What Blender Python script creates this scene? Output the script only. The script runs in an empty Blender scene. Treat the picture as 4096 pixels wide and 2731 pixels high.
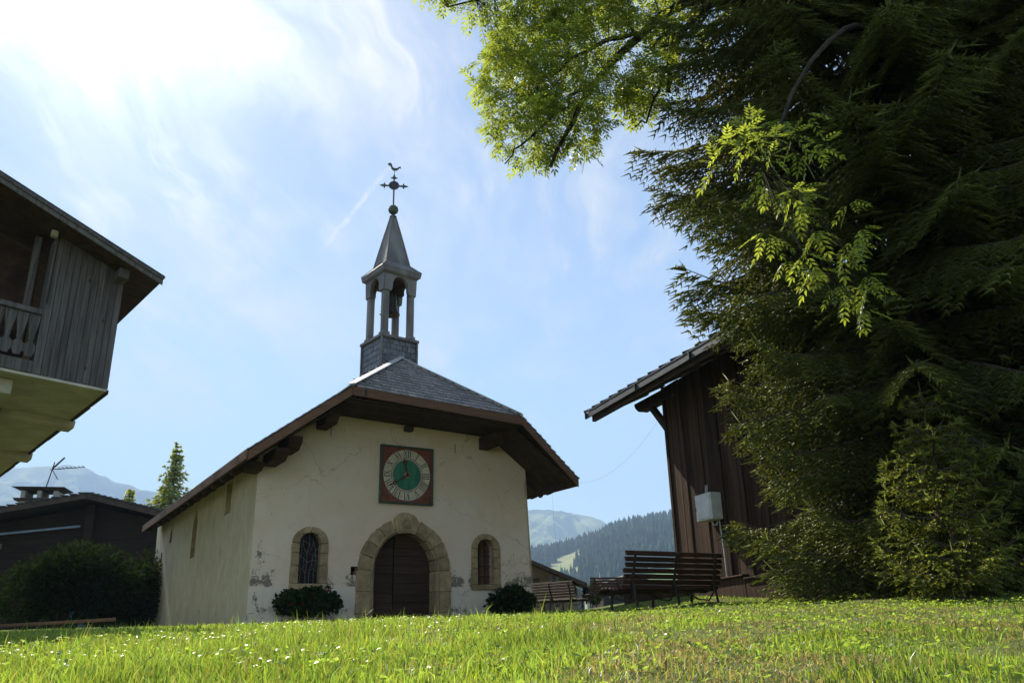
import bpy, bmesh, math, random
import numpy as np
from mathutils import Vector, Matrix
from mathutils.geometry import tessellate_polygon
random.seed(7)
rng = np.random.default_rng(11)
R = math.radians
scene = bpy.context.scene
COL = scene.collection

# ------------------------------------------------------------------ camera (eye = world origin)
PITCH, ROLL = 0.343, 0.0255
cd = bpy.data.cameras.new('camera')
cam = bpy.data.objects.new('camera', cd)
COL.objects.link(cam)
cd.sensor_width = 36.0
cd.lens = 36.0 * 3202.9 / 4096.0
cd.clip_start = 0.05
cd.clip_end = 20000
_F = Vector((0, math.cos(PITCH), math.sin(PITCH)))
_R = Vector((1, 0, 0))
_U = Vector((0, -math.sin(PITCH), math.cos(PITCH)))
_R2 = _R * math.cos(ROLL) - _U * math.sin(ROLL)
_U2 = _R * math.sin(ROLL) + _U * math.cos(ROLL)
cam.matrix_world = Matrix(((_R2.x, _U2.x, -_F.x, 0), (_R2.y, _U2.y, -_F.y, 0), (_R2.z, _U2.z, -_F.z, 0), (0, 0, 0, 1)))
scene.camera = cam

# ------------------------------------------------------------------ sun, sky, exposure
SUN_AZ, SUN_EL = R(-33.0), R(40.0)          # azimuth from +Y, positive to +X
SUNDIR = Vector((math.sin(SUN_AZ) * math.cos(SUN_EL), math.cos(SUN_AZ) * math.cos(SUN_EL), math.sin(SUN_EL)))
sd = bpy.data.lights.new('sun', 'SUN')
sd.energy = 5.0
sd.angle = R(0.53)
sd.color = (1.0, 0.91, 0.76)
sun = bpy.data.objects.new('sun', sd)
COL.objects.link(sun)
sun.rotation_euler = SUNDIR.to_track_quat('Z', 'Y').to_euler()
sun.location = (-20, 30, 40)

scene.render.engine = 'CYCLES'
scene.view_settings.view_transform = 'Standard'
scene.view_settings.look = 'None'
scene.view_settings.exposure = 1.15
scene.view_settings.gamma = 1.0
scene.cycles.use_denoising = True
try:
    scene.cycles.denoiser = 'OPENIMAGEDENOISE'
except Exception:
    pass
scene.cycles.max_bounces = 7
scene.cycles.diffuse_bounces = 3
scene.cycles.glossy_bounces = 2
scene.cycles.transmission_bounces = 4
scene.cycles.volume_bounces = 1
scene.cycles.transparent_max_bounces = 8
scene.cycles.sample_clamp_indirect = 6.0
scene.cycles.use_adaptive_sampling = True
scene.cycles.adaptive_threshold = 0.015
scene.cycles.caustics_reflective = False
scene.cycles.caustics_refractive = False
scene.cycles.volume_step_rate = 5.0


class NT:
    """small helper for building node trees"""
    def __init__(self, tree):
        self.t = tree
        self.n = tree.nodes
        self.l = tree.links

    def node(self, typ, **kw):
        nd = self.n.new(typ)
        for k, v in kw.items():
            setattr(nd, k, v)
        return nd

    def link(self, a, b):
        self.l.new(a, b)

    def val(self, sock, v):
        if hasattr(v, 'is_linked') or hasattr(v, 'node'):
            self.l.new(v, sock)
        else:
            sock.default_value = v

    def math(self, op, a, b=None, clamp=False):
        m = self.node('ShaderNodeMath', operation=op, use_clamp=clamp)
        self.val(m.inputs[0], a)
        if b is not None:
            self.val(m.inputs[1], b)
        return m.outputs[0]

    def vmath(self, op, a, b=None):
        m = self.node('ShaderNodeVectorMath', operation=op)
        self.val(m.inputs[0], a)
        if b is not None:
            self.val(m.inputs[1], b)
        return m

    def noise(self, vec, scale, detail=4.0, rough=0.55, dist=0.0):
        nd = self.node('ShaderNodeTexNoise')
        if vec is not None:
            self.link(vec, nd.inputs['Vector'])
        nd.inputs['Scale'].default_value = scale
        nd.inputs['Detail'].default_value = detail
        nd.inputs['Roughness'].default_value = rough
        nd.inputs['Distortion'].default_value = dist
        return nd.outputs[0]

    def mapping(self, vec, scale=(1, 1, 1), rot=(0, 0, 0), loc=(0, 0, 0)):
        m = self.node('ShaderNodeMapping')
        self.link(vec, m.inputs[0])
        m.inputs['Location'].default_value = loc
        m.inputs['Rotation'].default_value = rot
        m.inputs['Scale'].default_value = scale
        return m.outputs[0]

    def ramp(self, fac, lo, hi, smooth=True):
        m = self.node('ShaderNodeMapRange')
        m.interpolation_type = 'SMOOTHSTEP' if smooth else 'LINEAR'
        self.val(m.inputs[0], fac)
        m.inputs[1].default_value = lo
        m.inputs[2].default_value = hi
        m.inputs[3].default_value = 0.0
        m.inputs[4].default_value = 1.0
        return m.outputs[0]

    def mix(self, fac, a, b):
        m = self.node('ShaderNodeMix', data_type='RGBA')
        self.val(m.inputs['Factor'], fac)
        for key, v in (('A', a), ('B', b)):
            s = [i for i in m.inputs if i.name == key and i.type == 'RGBA'][0]
            if isinstance(v, (tuple, list)):
                s.default_value = tuple(v) + ((1.0,) if len(v) == 3 else ())
            else:
                self.l.new(v, s)
        return [o for o in m.outputs if o.type == 'RGBA'][0]

    def scale_col(self, col, fac):
        m = self.node('ShaderNodeVectorMath', operation='SCALE')
        self.val(m.inputs[0], col)
        self.val(m.inputs['Scale'], fac)
        return m.outputs[0]


def build_world():
    w = bpy.data.worlds.new('World')
    scene.world = w
    w.use_nodes = True
    t = NT(w.node_tree)
    t.n.clear()
    out = t.node('ShaderNodeOutputWorld')
    bg = t.node('ShaderNodeBackground')
    bg.inputs['Strength'].default_value = 0.088
    sky = t.node('ShaderNodeTexSky', sky_type='NISHITA')
    sky.sun_disc = False
    sky.sun_elevation = SUN_EL
    sky.sun_rotation = SUN_AZ
    sky.altitude = 1100
    sky.air_density = 1.0
    sky.dust_density = 0.2
    sky.ozone_density = 0.35
    tc = t.node('ShaderNodeTexCoord')
    d = t.vmath('NORMALIZE', tc.outputs['Generated']).outputs[0]
    sep = t.node('ShaderNodeSeparateXYZ')
    t.link(d, sep.inputs[0])
    z = t.math('MAXIMUM', sep.outputs[2], 0.04)
    # project the direction on a high flat layer, where the cirrus lies
    px = t.math('DIVIDE', sep.outputs[0], t.math('ADD', z, 0.12))
    py = t.math('DIVIDE', sep.outputs[1], t.math('ADD', z, 0.12))
    comb = t.node('ShaderNodeCombineXYZ')
    t.link(px, comb.inputs[0])
    t.link(py, comb.inputs[1])
    p = comb.outputs[0]
    # streaky cirrus: fine fibres drawn out along the wind, gathered by slow large noise
    warp = t.noise(p, 1.7, 4, 0.6)
    wv = t.vmath('SCALE', t.vmath('SUBTRACT', t.node('ShaderNodeTexNoise').outputs['Color'], (0.5, 0.5, 0.5)).outputs[0])
    wn = [n for n in t.n if n.bl_idname == 'ShaderNodeTexNoise'][-1]
    t.link(p, wn.inputs['Vector'])
    wn.inputs['Scale'].default_value = 2.1
    wn.inputs['Detail'].default_value = 3
    wv.inputs['Scale'].default_value = 0.30
    pw = t.vmath('ADD', p, wv.outputs[0]).outputs[0]
    m1 = t.mapping(pw, (2.3, 0.85, 1), (0, 0, R(-38)), (3.1, 1.7, 0))
    n1 = t.noise(m1, 1.5, 9, 0.60, 0.2)
    m2 = t.mapping(pw, (4.6, 1.0, 1), (0, 0, R(-30)), (7.3, 4.2, 0))
    n2 = t.noise(m2, 2.0, 9, 0.64, 0.3)
    n3 = t.noise(t.mapping(p, (1, 1, 1), (0, 0, 0), (CLX, CLY, 0)), 0.9, 3, 0.5)
    body = t.math('MULTIPLY', t.ramp(n3, 0.34, 0.66), t.ramp(n1, 0.38, 0.74))
    wisp = t.math('MULTIPLY', t.ramp(n2, 0.44, 0.72), t.ramp(warp, 0.40, 0.62))
    sv = t.vmath('DOT_PRODUCT', d, tuple(SUNDIR)).outputs['Value']
    bank = t.ramp(sv, 0.80, 1.0)
    cov = t.math('ADD', t.math('MULTIPLY', body, 0.45), t.math('MULTIPLY', wisp, 0.55))
    cov = t.math('ADD', cov, t.math('MULTIPLY', bank, t.math('ADD', 0.12, t.math('MULTIPLY', t.ramp(n1, 0.30, 0.78), 0.40))))
    # a long ribbon of cirrus arching over the valley
    rn = Vector(RIBBON[0]).cross(Vector(RIBBON[1])).normalized()
    rd = t.vmath('DOT_PRODUCT', d, tuple(rn)).outputs['Value']
    rib = t.math('SUBTRACT', 1.0, t.ramp(t.math('ABSOLUTE', rd), 0.0, 0.24))
    cov = t.math('ADD', cov, t.math('MULTIPLY', rib, t.math('ADD', t.math('MULTIPLY', t.ramp(n1, 0.26, 0.86), 0.62), t.math('MULTIPLY', t.ramp(n2, 0.38, 0.80), 0.42))), clamp=True)
    cov = t.math('MULTIPLY', cov, t.ramp(sep.outputs[2], 0.02, 0.30))
    # an old contrail: a short segment of a great circle with a ragged edge
    a = Vector(CONTRAIL[0]).normalized()
    b = Vector(CONTRAIL[1]).normalized()
    nrm = a.cross(b).normalized()
    mid = (a + b).normalized()
    tang = (b - a).normalized()
    half = (b - a).length / 2
    dn = t.vmath('DOT_PRODUCT', d, tuple(nrm)).outputs['Value']
    da = t.math('SUBTRACT', t.vmath('DOT_PRODUCT', d, tuple(tang)).outputs['Value'], mid.dot(tang))
    rag = t.noise(d, 95, 4, 0.7)
    dn = t.math('ADD', dn, t.math('MULTIPLY', t.math('SUBTRACT', rag, 0.5), 0.008))
    wid = t.math('SUBTRACT', 1.0, t.ramp(t.math('ABSOLUTE', dn), 0.0004, 0.0048))
    leng = t.math('SUBTRACT', 1.0, t.ramp(t.math('ABSOLUTE', da), half * 0.45, half))
    trail = t.math('MULTIPLY', t.math('MULTIPLY', wid, leng), t.ramp(rag, 0.3, 0.62))
    trail = t.math('MULTIPLY', trail, t.ramp(sv, 0.2, 0.6))
    cov = t.math('ADD', cov, t.math('MULTIPLY', trail, 0.5), clamp=True)
    # ice cloud scatters forward: it shines more the nearer it stands to the sun
    g1 = t.math('POWER', t.math('MAXIMUM', sv, 0.0), 14.0)
    g2 = t.math('POWER', t.math('MAXIMUM', sv, 0.0), 90.0)
    lum = t.math('ADD', 5.0, t.math('ADD', t.math('MULTIPLY', g1, 1.3), t.math('MULTIPLY', g2, 14.0)))
    cloud = t.scale_col((1.0, 1.0, 1.01), lum)
    skyc = t.scale_col(sky.outputs[0], 1.0)
    final = t.mix(cov, skyc, cloud)
    t.link(final, bg.inputs['Color'])
    t.link(bg.outputs[0], out.inputs['Surface'])


CLX, CLY = 0.35, 2.1
RIBBON = ((-0.2767, 0.6926, 0.6662), (0.1717, 0.8725, 0.4575))
# directions of the contrail's two ends (east of the bell turret)
CONTRAIL = ((-0.1323, 0.8326, 0.5379), (-0.2336, 0.8741, 0.4260))
build_world()

# ------------------------------------------------------------------ materials
MATS = {}


def pmat(name, base, col2=None, rough=0.8, var=0.2, scale=4.0, detail=6, bump=0.15, bscale=30.0, stretch=(1, 1, 1),
         spec=0.25, rnd=0.0, metal=0.0, dist=0.3, stain=None, stain_scale=1.2, stain_amt=0.5, knots=0.0):
    """procedural surface: noise between two tones, optional stain, bump and per-object variation"""
    m = bpy.data.materials.new(name)
    m.use_nodes = True
    t = NT(m.node_tree)
    bs = t.n['Principled BSDF']
    tc = t.node('ShaderNodeTexCoord')
    oi = t.node('ShaderNodeObjectInfo')
    off = t.vmath('SCALE', (13.1, 7.7, 5.3))
    t.link(oi.outputs['Random'], off.inputs['Scale'])
    vec = t.vmath('ADD', tc.outputs['Object'], off.outputs[0]).outputs[0]
    mv = t.mapping(vec, stretch)
    n = t.noise(mv, scale, detail, 0.6, dist)
    c1 = tuple(max(0, c * (1 - var)) for c in base)
    c2 = col2 if col2 else tuple(min(1, c * (1 + var)) for c in base)
    col = t.mix(t.ramp(n, 0.28, 0.72), c1, c2)
    if stain:
        ns = t.noise(t.mapping(vec, stretch), stain_scale, 8, 0.68, 0.6)
        col = t.mix(t.math('MULTIPLY', t.ramp(ns, 0.5, 0.72), stain_amt), col, stain)
    if knots:
        vk = t.node('ShaderNodeTexVoronoi')
        t.link(t.mapping(vec, (1, 1, 0.55)), vk.inputs['Vector'])
        vk.inputs['Scale'].default_value = knots
        kd = t.math('SUBTRACT', 1.0, t.ramp(vk.outputs['Distance'], 0.05, 0.11))
        col = t.mix(t.math('MULTIPLY', kd, 0.75), col, tuple(c * 0.3 for c in base))
    if rnd:
        f = t.math('ADD', 1 - rnd, t.math('MULTIPLY', oi.outputs['Random'], 2 * rnd))
        col = t.scale_col(col, f)
    t.link(col, bs.inputs['Base Color'])
    bs.inputs['Roughness'].default_value = rough
    bs.inputs['Specular IOR Level'].default_value = spec
    bs.inputs['Metallic'].default_value = metal
    if bump:
        b = t.node('ShaderNodeBump')
        b.inputs['Strength'].default_value = bump
        b.inputs['Distance'].default_value = 0.02
        t.link(t.noise(mv, bscale, 5, 0.65), b.inputs['Height'])
        t.link(b.outputs[0], bs.inputs['Normal'])
    MATS[name] = m
    return m


def leafmat(name, attr=True, base=(0.06, 0.12, 0.02), trans=(0.2, 0.34, 0.03), tf=0.45, rough=0.45, spec=0.35):
    """thin foliage: diffuse + translucent, tinted by the mesh's 'tint' attribute"""
    m = bpy.data.materials.new(name)
    m.use_nodes = True
    t = NT(m.node_tree)
    bs = t.n['Principled BSDF']
    out = t.n['Material Output']
    at = t.node('ShaderNodeAttribute', attribute_name='tint')
    c1 = t.node('ShaderNodeMix', data_type='RGBA', blend_type='MULTIPLY')
    c1.inputs['Factor'].default_value = 1.0
    cs = [i for i in c1.inputs if i.type == 'RGBA']
    t.link(at.outputs['Color'], cs[0])
    cs[1].default_value = base + (1,)
    c2 = t.node('ShaderNodeMix', data_type='RGBA', blend_type='MULTIPLY')
    c2.inputs['Factor'].default_value = 1.0
    cs2 = [i for i in c2.inputs if i.type == 'RGBA']
    t.link(at.outputs['Color'], cs2[0])
    cs2[1].default_value = trans + (1,)
    t.link([o for o in c1.outputs if o.type == 'RGBA'][0], bs.inputs['Base Color'])
    bs.inputs['Roughness'].default_value = rough
    bs.inputs['Specular IOR Level'].default_value = spec
    tr = t.node('ShaderNodeBsdfTranslucent')
    t.link([o for o in c2.outputs if o.type == 'RGBA'][0], tr.inputs['Color'])
    mx = t.node('ShaderNodeMixShader')
    mx.inputs[0].default_value = tf
    t.link(bs.outputs[0], mx.inputs[1])
    t.link(tr.outputs[0], mx.inputs[2])
    t.link(mx.outputs[0], out.inputs['Surface'])
    MATS[name] = m
    return m


def plaster_front():
    """old lime plaster of the facade, peeled along a line above the whiter repaired foot"""
    m = bpy.data.materials.new('facade_plaster')
    m.use_nodes = True
    t = NT(m.node_tree)
    bs = t.n['Principled BSDF']
    tc = t.node('ShaderNodeTexCoord')
    o = tc.outputs['Object']
    sep = t.node('ShaderNodeSeparateXYZ')
    t.link(o, sep.inputs[0])
    zz = sep.outputs[2]
    uu = sep.outputs[0]
    n_big = t.noise(o, 0.7, 5, 0.6, 0.4)
    n_mid = t.noise(o, 3.2, 8, 0.65, 0.6)
    n_fine = t.noise(o, 16, 6, 0.7)
    col = t.mix(t.ramp(n_big, 0.3, 0.7), (0.82, 0.615, 0.44), (0.87, 0.70, 0.55))
    col = t.mix(t.math('MULTIPLY', t.ramp(n_mid, 0.5, 0.75), 0.35), col, (0.66, 0.475, 0.30))
    # whiter new render at the foot, its upper edge wavy
    edge = t.math('ADD', zz, t.math('MULTIPLY', t.math('SUBTRACT', t.noise(o, 2.4, 5, 0.6), 0.5), 0.10))
    foot = t.math('SUBTRACT', 1.0, t.ramp(edge, 0.905, 0.92))
    col = t.mix(t.math('MULTIPLY', foot, 0.75), col, (0.82, 0.70, 0.56))
    # patches where the coat has come off, strung along that edge and at the corner
    patch_n = t.noise(o, 5.6, 10, 0.76, 0.7)
    band = t.math('MULTIPLY', t.ramp(edge, 0.90, 0.94), t.math('SUBTRACT', 1.0, t.ramp(zz, 1.05, 1.45)))
    spots = t.noise(t.mapping(o, (1, 0, 0.0), (0, 0, 0), (4.4, 0, 0)), 1.25, 2, 0.5)
    amt = t.math('MULTIPLY', band, t.ramp(spots, 0.42, 0.56))
    pk = t.ramp(t.math('ADD', patch_n, t.math('MULTIPLY', amt, 0.22)), 0.66, 0.69)
    pk = t.math('MULTIPLY', pk, t.ramp(amt, 0.02, 0.25))
    corner = t.math('SUBTRACT', 1.0, t.ramp(t.math('ABSOLUTE', t.math('SUBTRACT', uu, 0.06)), 0.02, 0.16))
    corner = t.math('MULTIPLY', corner, t.math('SUBTRACT', 1.0, t.ramp(zz, 1.6, 2.2)))
    pk2 = t.ramp(t.math('ADD', patch_n, t.math('MULTIPLY', corner, 0.14)), 0.66, 0.68)
    low = t.math('SUBTRACT', 1.0, t.ramp(zz, 0.42, 0.62))
    pk3 = t.math('MULTIPLY', t.ramp(t.math('ADD', patch_n, t.math('MULTIPLY', low, 0.12)), 0.66, 0.68), low)
    pits = t.ramp(t.noise(o, 9.0, 2, 0.5), 0.74, 0.76)
    pk = t.math('MAXIMUM', t.math('MAXIMUM', pk, t.math('MULTIPLY', pk2, corner)), t.math('MAXIMUM', pk3, t.math('MULTIPLY', pits, 0.8)))
    col = t.mix(pk, col, t.mix(n_fine, (0.20, 0.165, 0.12), (0.33, 0.28, 0.21)))
    vor = t.node('ShaderNodeTexVoronoi', feature='DISTANCE_TO_EDGE')
    dsp = t.vmath('SCALE', t.node('ShaderNodeTexNoise').outputs['Color'])
    dn_ = [n for n in t.n if n.bl_idname == 'ShaderNodeTexNoise'][-1]
    t.link(o, dn_.inputs['Vector'])
    dn_.inputs['Scale'].default_value = 3.0
    dn_.inputs['Detail'].default_value = 6
    dsp.inputs['Scale'].default_value = 0.7
    t.link(t.vmath('ADD', o, dsp.outputs[0]).outputs[0], vor.inputs['Vector'])
    vor.inputs['Scale'].default_value = 0.55
    crack = t.math('MULTIPLY', t.math('SUBTRACT', 1.0, t.ramp(vor.outputs['Distance'], 0.002, 0.010)), t.ramp(n_big, 0.46, 0.60))
    col = t.mix(t.math('MULTIPLY', crack, 0.45), col, (0.36, 0.27, 0.17))
    # thin rain streaks
    n_st = t.noise(t.mapping(o, (5.0, 1.0, 0.35)), 1.6, 6, 0.6)
    col = t.mix(t.math('MULTIPLY', t.ramp(n_st, 0.55, 0.75), 0.22), col, (0.58, 0.43, 0.27))
    t.link(col, bs.inputs['Base Color'])
    bs.inputs['Roughness'].default_value = 0.92
    bs.inputs['Specular IOR Level'].default_value = 0.15
    b = t.node('ShaderNodeBump')
    b.inputs['Strength'].default_value = 0.45
    b.inputs['Distance'].default_value = 0.02
    # trowel waves, and a few hairline cracks
    n_wave = t.noise(t.mapping(o, (1.0, 1.0, 0.8)), 1.9, 3, 0.5, 0.3)
    hgt = t.math('SUBTRACT', t.math('ADD', t.math('MULTIPLY', n_fine, 0.4), t.math('ADD', t.math('MULTIPLY', n_mid, 1.0), t.math('MULTIPLY', n_wave, 4.0))), t.math('MULTIPLY', pk, 0.8))
    t.link(hgt, b.inputs['Height'])
    t.link(b.outputs[0], bs.inputs['Normal'])
    MATS['facade_plaster'] = m


plaster_front()
pmat('side_plaster', (0.68, 0.56, 0.39), (0.80, 0.68, 0.52), rough=0.92, var=0.12, scale=1.6, stretch=(1, 1.0, 0.62), bump=0.3, bscale=22,
     stain=(0.34, 0.27, 0.17), stain_scale=1.6, stain_amt=0.7, spec=0.12)
pmat('sandstone', (0.40, 0.275, 0.145), (0.49, 0.355, 0.205), rough=0.9, var=0.28, scale=5, bump=0.6, bscale=12, rnd=0.2, spec=0.12,
     stain=(0.24, 0.165, 0.09), stain_scale=7, stain_amt=0.45)
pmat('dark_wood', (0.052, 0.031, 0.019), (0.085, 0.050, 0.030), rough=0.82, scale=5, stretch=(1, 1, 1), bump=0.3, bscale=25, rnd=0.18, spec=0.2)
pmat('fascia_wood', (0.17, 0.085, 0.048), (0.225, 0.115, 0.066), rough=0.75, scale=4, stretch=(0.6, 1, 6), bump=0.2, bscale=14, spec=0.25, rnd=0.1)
pmat('door_wood', (0.050, 0.028, 0.016), (0.082, 0.047, 0.027), rough=0.7, scale=3.5, stretch=(0.5, 1, 9), bump=0.35, bscale=16, rnd=0.22, spec=0.25)
pmat('shingle', (0.17, 0.15, 0.135), (0.32, 0.29, 0.265), rough=0.72, scale=9, stretch=(3, 1, 1), bump=0.3, bscale=50, rnd=0.28, spec=0.35)
pmat('slate', (0.12, 0.125, 0.135), (0.19, 0.195, 0.205), rough=0.55, scale=8, bump=0.25, bscale=40, rnd=0.25, spec=0.5)
pmat('zinc', (0.17, 0.15, 0.135), (0.27, 0.25, 0.23), rough=0.6, var=0.25, scale=2.2, stretch=(1, 1, 0.3), bump=0.12, bscale=12, metal=0.1, spec=0.35,
     stain=(0.20, 0.115, 0.07), stain_scale=2.6, stain_amt=0.6)
pmat('flashing', (0.50, 0.49, 0.48), (0.60, 0.59, 0.58), rough=0.5, scale=3, bump=0.06, metal=0.3, spec=0.5)
pmat('grey_wood', (0.105, 0.092, 0.082), (0.18, 0.16, 0.145), rough=0.85, scale=3, stretch=(5, 5, 0.35), bump=0.3, bscale=12, rnd=0.15, spec=0.15,
     stain=(0.055, 0.048, 0.042), stain_scale=2.2, stain_amt=0.5, knots=3.2)
pmat('iron', (0.035, 0.034, 0.033), (0.06, 0.056, 0.05), rough=0.55, scale=12, bump=0.15, bscale=60, metal=0.3, spec=0.5)
pmat('bronze', (0.05, 0.04, 0.028), (0.08, 0.065, 0.045), rough=0.45, scale=8, metal=0.8, bump=0.1, spec=0.5)
pmat('verdigris', (0.08, 0.10, 0.085), (0.16, 0.175, 0.14), rough=0.6, scale=9, metal=0.4, bump=0.1)
pmat('window_glass', (0.018, 0.016, 0.017), (0.032, 0.022, 0.02), rough=0.12, scale=6, bump=0.15, bscale=9, spec=0.6)
pmat('lead', (0.10, 0.10, 0.105), (0.15, 0.15, 0.155), rough=0.5, scale=20, bump=0.1, spec=0.4)
pmat('reveal_plaster', (0.36, 0.31, 0.23), (0.44, 0.385, 0.29), rough=0.9, scale=4, bump=0.3, spec=0.1)
pmat('dark_interior', (0.012, 0.010, 0.009), rough=0.95, bump=0, spec=0.05)
pmat('clock_red', (0.215, 0.066, 0.038), (0.27, 0.085, 0.05), rough=0.7, scale=6, bump=0.06, spec=0.2)
pmat('clock_cream', (0.68, 0.57, 0.41), (0.76, 0.65, 0.48), rough=0.6, scale=7, bump=0.04, spec=0.25)
pmat('clock_green', (0.035, 0.19, 0.115), (0.055, 0.25, 0.15), rough=0.5, scale=3, stretch=(3, 1, 0.6), bump=0.05, spec=0.35)
pmat('clock_frame', (0.05, 0.075, 0.055), (0.075, 0.105, 0.08), rough=0.5, scale=8, bump=0.08, spec=0.4)
pmat('clock_black', (0.018, 0.013, 0.011), rough=0.6, scale=8, bump=0, spec=0.3)
pmat('clock_rust', (0.11, 0.035, 0.022), rough=0.6, scale=8, bump=0.05, spec=0.3)
pmat('clock_brass', (0.38, 0.24, 0.16), rough=0.45, scale=8, bump=0.05, spec=0.4)
pmat('white_plaster', (0.60, 0.54, 0.43), (0.68, 0.62, 0.51), rough=0.9, scale=1.5, bump=0.15, spec=0.12)
pmat('grey_plaster', (0.36, 0.33, 0.28), (0.45, 0.42, 0.36), rough=0.92, scale=3, bump=0.4, bscale=14, spec=0.1)
pmat('barn_wood', (0.032, 0.016, 0.009), (0.078, 0.045, 0.028), rough=0.85, scale=2.6, stretch=(6, 6, 0.22), bump=0.45, bscale=14, rnd=0.35, spec=0.15,
     stain=(0.016, 0.009, 0.006), stain_scale=1.3, stain_amt=0.6)
pmat('barn_metal', (0.05, 0.05, 0.054), (0.08, 0.08, 0.085), rough=0.5, scale=3, bump=0.1, metal=0.3, spec=0.45)
pmat('bench_wood', (0.046, 0.019, 0.010), (0.076, 0.034, 0.018), rough=0.7, scale=5, stretch=(0.35, 5, 5), bump=0.3, bscale=16, rnd=0.22, spec=0.3,
     stain=(0.07, 0.048, 0.03), stain_scale=2.0, stain_amt=0.3)
pmat('bench_iron', (0.026, 0.019, 0.016), rough=0.6, scale=12, bump=0.15, bscale=60, spec=0.4)
pmat('box_grey', (0.74, 0.73, 0.71), (0.80, 0.79, 0.77), rough=0.5, scale=3, bump=0.03, spec=0.4)
pmat('white_cable', (0.5, 0.5, 0.5), rough=0.5, bump=0, spec=0.4)
pmat('black_wire', (0.03, 0.03, 0.03), rough=0.6, bump=0, spec=0.3)
pmat('chalet_wood', (0.022, 0.015, 0.011), (0.037, 0.024, 0.017), rough=0.85, scale=2.4, stretch=(0.4, 1, 7), bump=0.3, bscale=9, spec=0.15)
pmat('chalet_trim', (0.055, 0.04, 0.032), (0.085, 0.062, 0.05), rough=0.8, scale=3, bump=0.2, spec=0.2)
pmat('chalet_roof', (0.055, 0.052, 0.05), (0.095, 0.09, 0.085), rough=0.75, scale=4, bump=0.3, spec=0.3)
pmat('shutter_green', (0.035, 0.10, 0.075), (0.05, 0.125, 0.095), rough=0.6, scale=4, bump=0.1, spec=0.3)
pmat('blue_grey', (0.20, 0.27, 0.37), rough=0.6, scale=4, bump=0.05)
pmat('ochre_plaster', (0.28, 0.19, 0.11), (0.35, 0.245, 0.15), rough=0.9, scale=2, bump=0.2, spec=0.1)
pmat('village_white', (0.55, 0.53, 0.50), rough=0.8, scale=1, bump=0)
pmat('red_trim', (0.30, 0.09, 0.05), rough=0.7, scale=1, bump=0)
pmat('trunk_bark', (0.07, 0.052, 0.038), (0.12, 0.095, 0.072), rough=0.9, scale=6, stretch=(3, 3, 0.6), bump=0.6, bscale=12, spec=0.1)
pmat('ash_bark', (0.038, 0.03, 0.022), (0.065, 0.052, 0.04), rough=0.9, scale=7, stretch=(2, 2, 0.7), bump=0.5, bscale=14, spec=0.1)
leafmat('spruce_needles', base=(0.098, 0.118, 0.028), trans=(0.36, 0.38, 0.05), tf=0.40, rough=0.45, spec=0.3)
leafmat('ash_leaf', base=(0.075, 0.112, 0.022), trans=(0.46, 0.54, 0.055), tf=0.50, rough=0.34, spec=0.45)
leafmat('grass_blade', base=(0.080, 0.130, 0.024), trans=(0.37, 0.50, 0.055), tf=0.5, rough=0.38, spec=0.4)
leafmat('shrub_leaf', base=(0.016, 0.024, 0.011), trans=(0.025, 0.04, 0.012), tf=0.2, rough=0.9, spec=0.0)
leafmat('petal', base=(0.6, 0.6, 0.6), trans=(0.55, 0.55, 0.55), tf=0.35, rough=0.6, spec=0.2)
leafmat('forest_needles', base=(0.018, 0.030, 0.017), trans=(0.02, 0.035, 0.015), tf=0.1, rough=0.9, spec=0.02)


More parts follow.
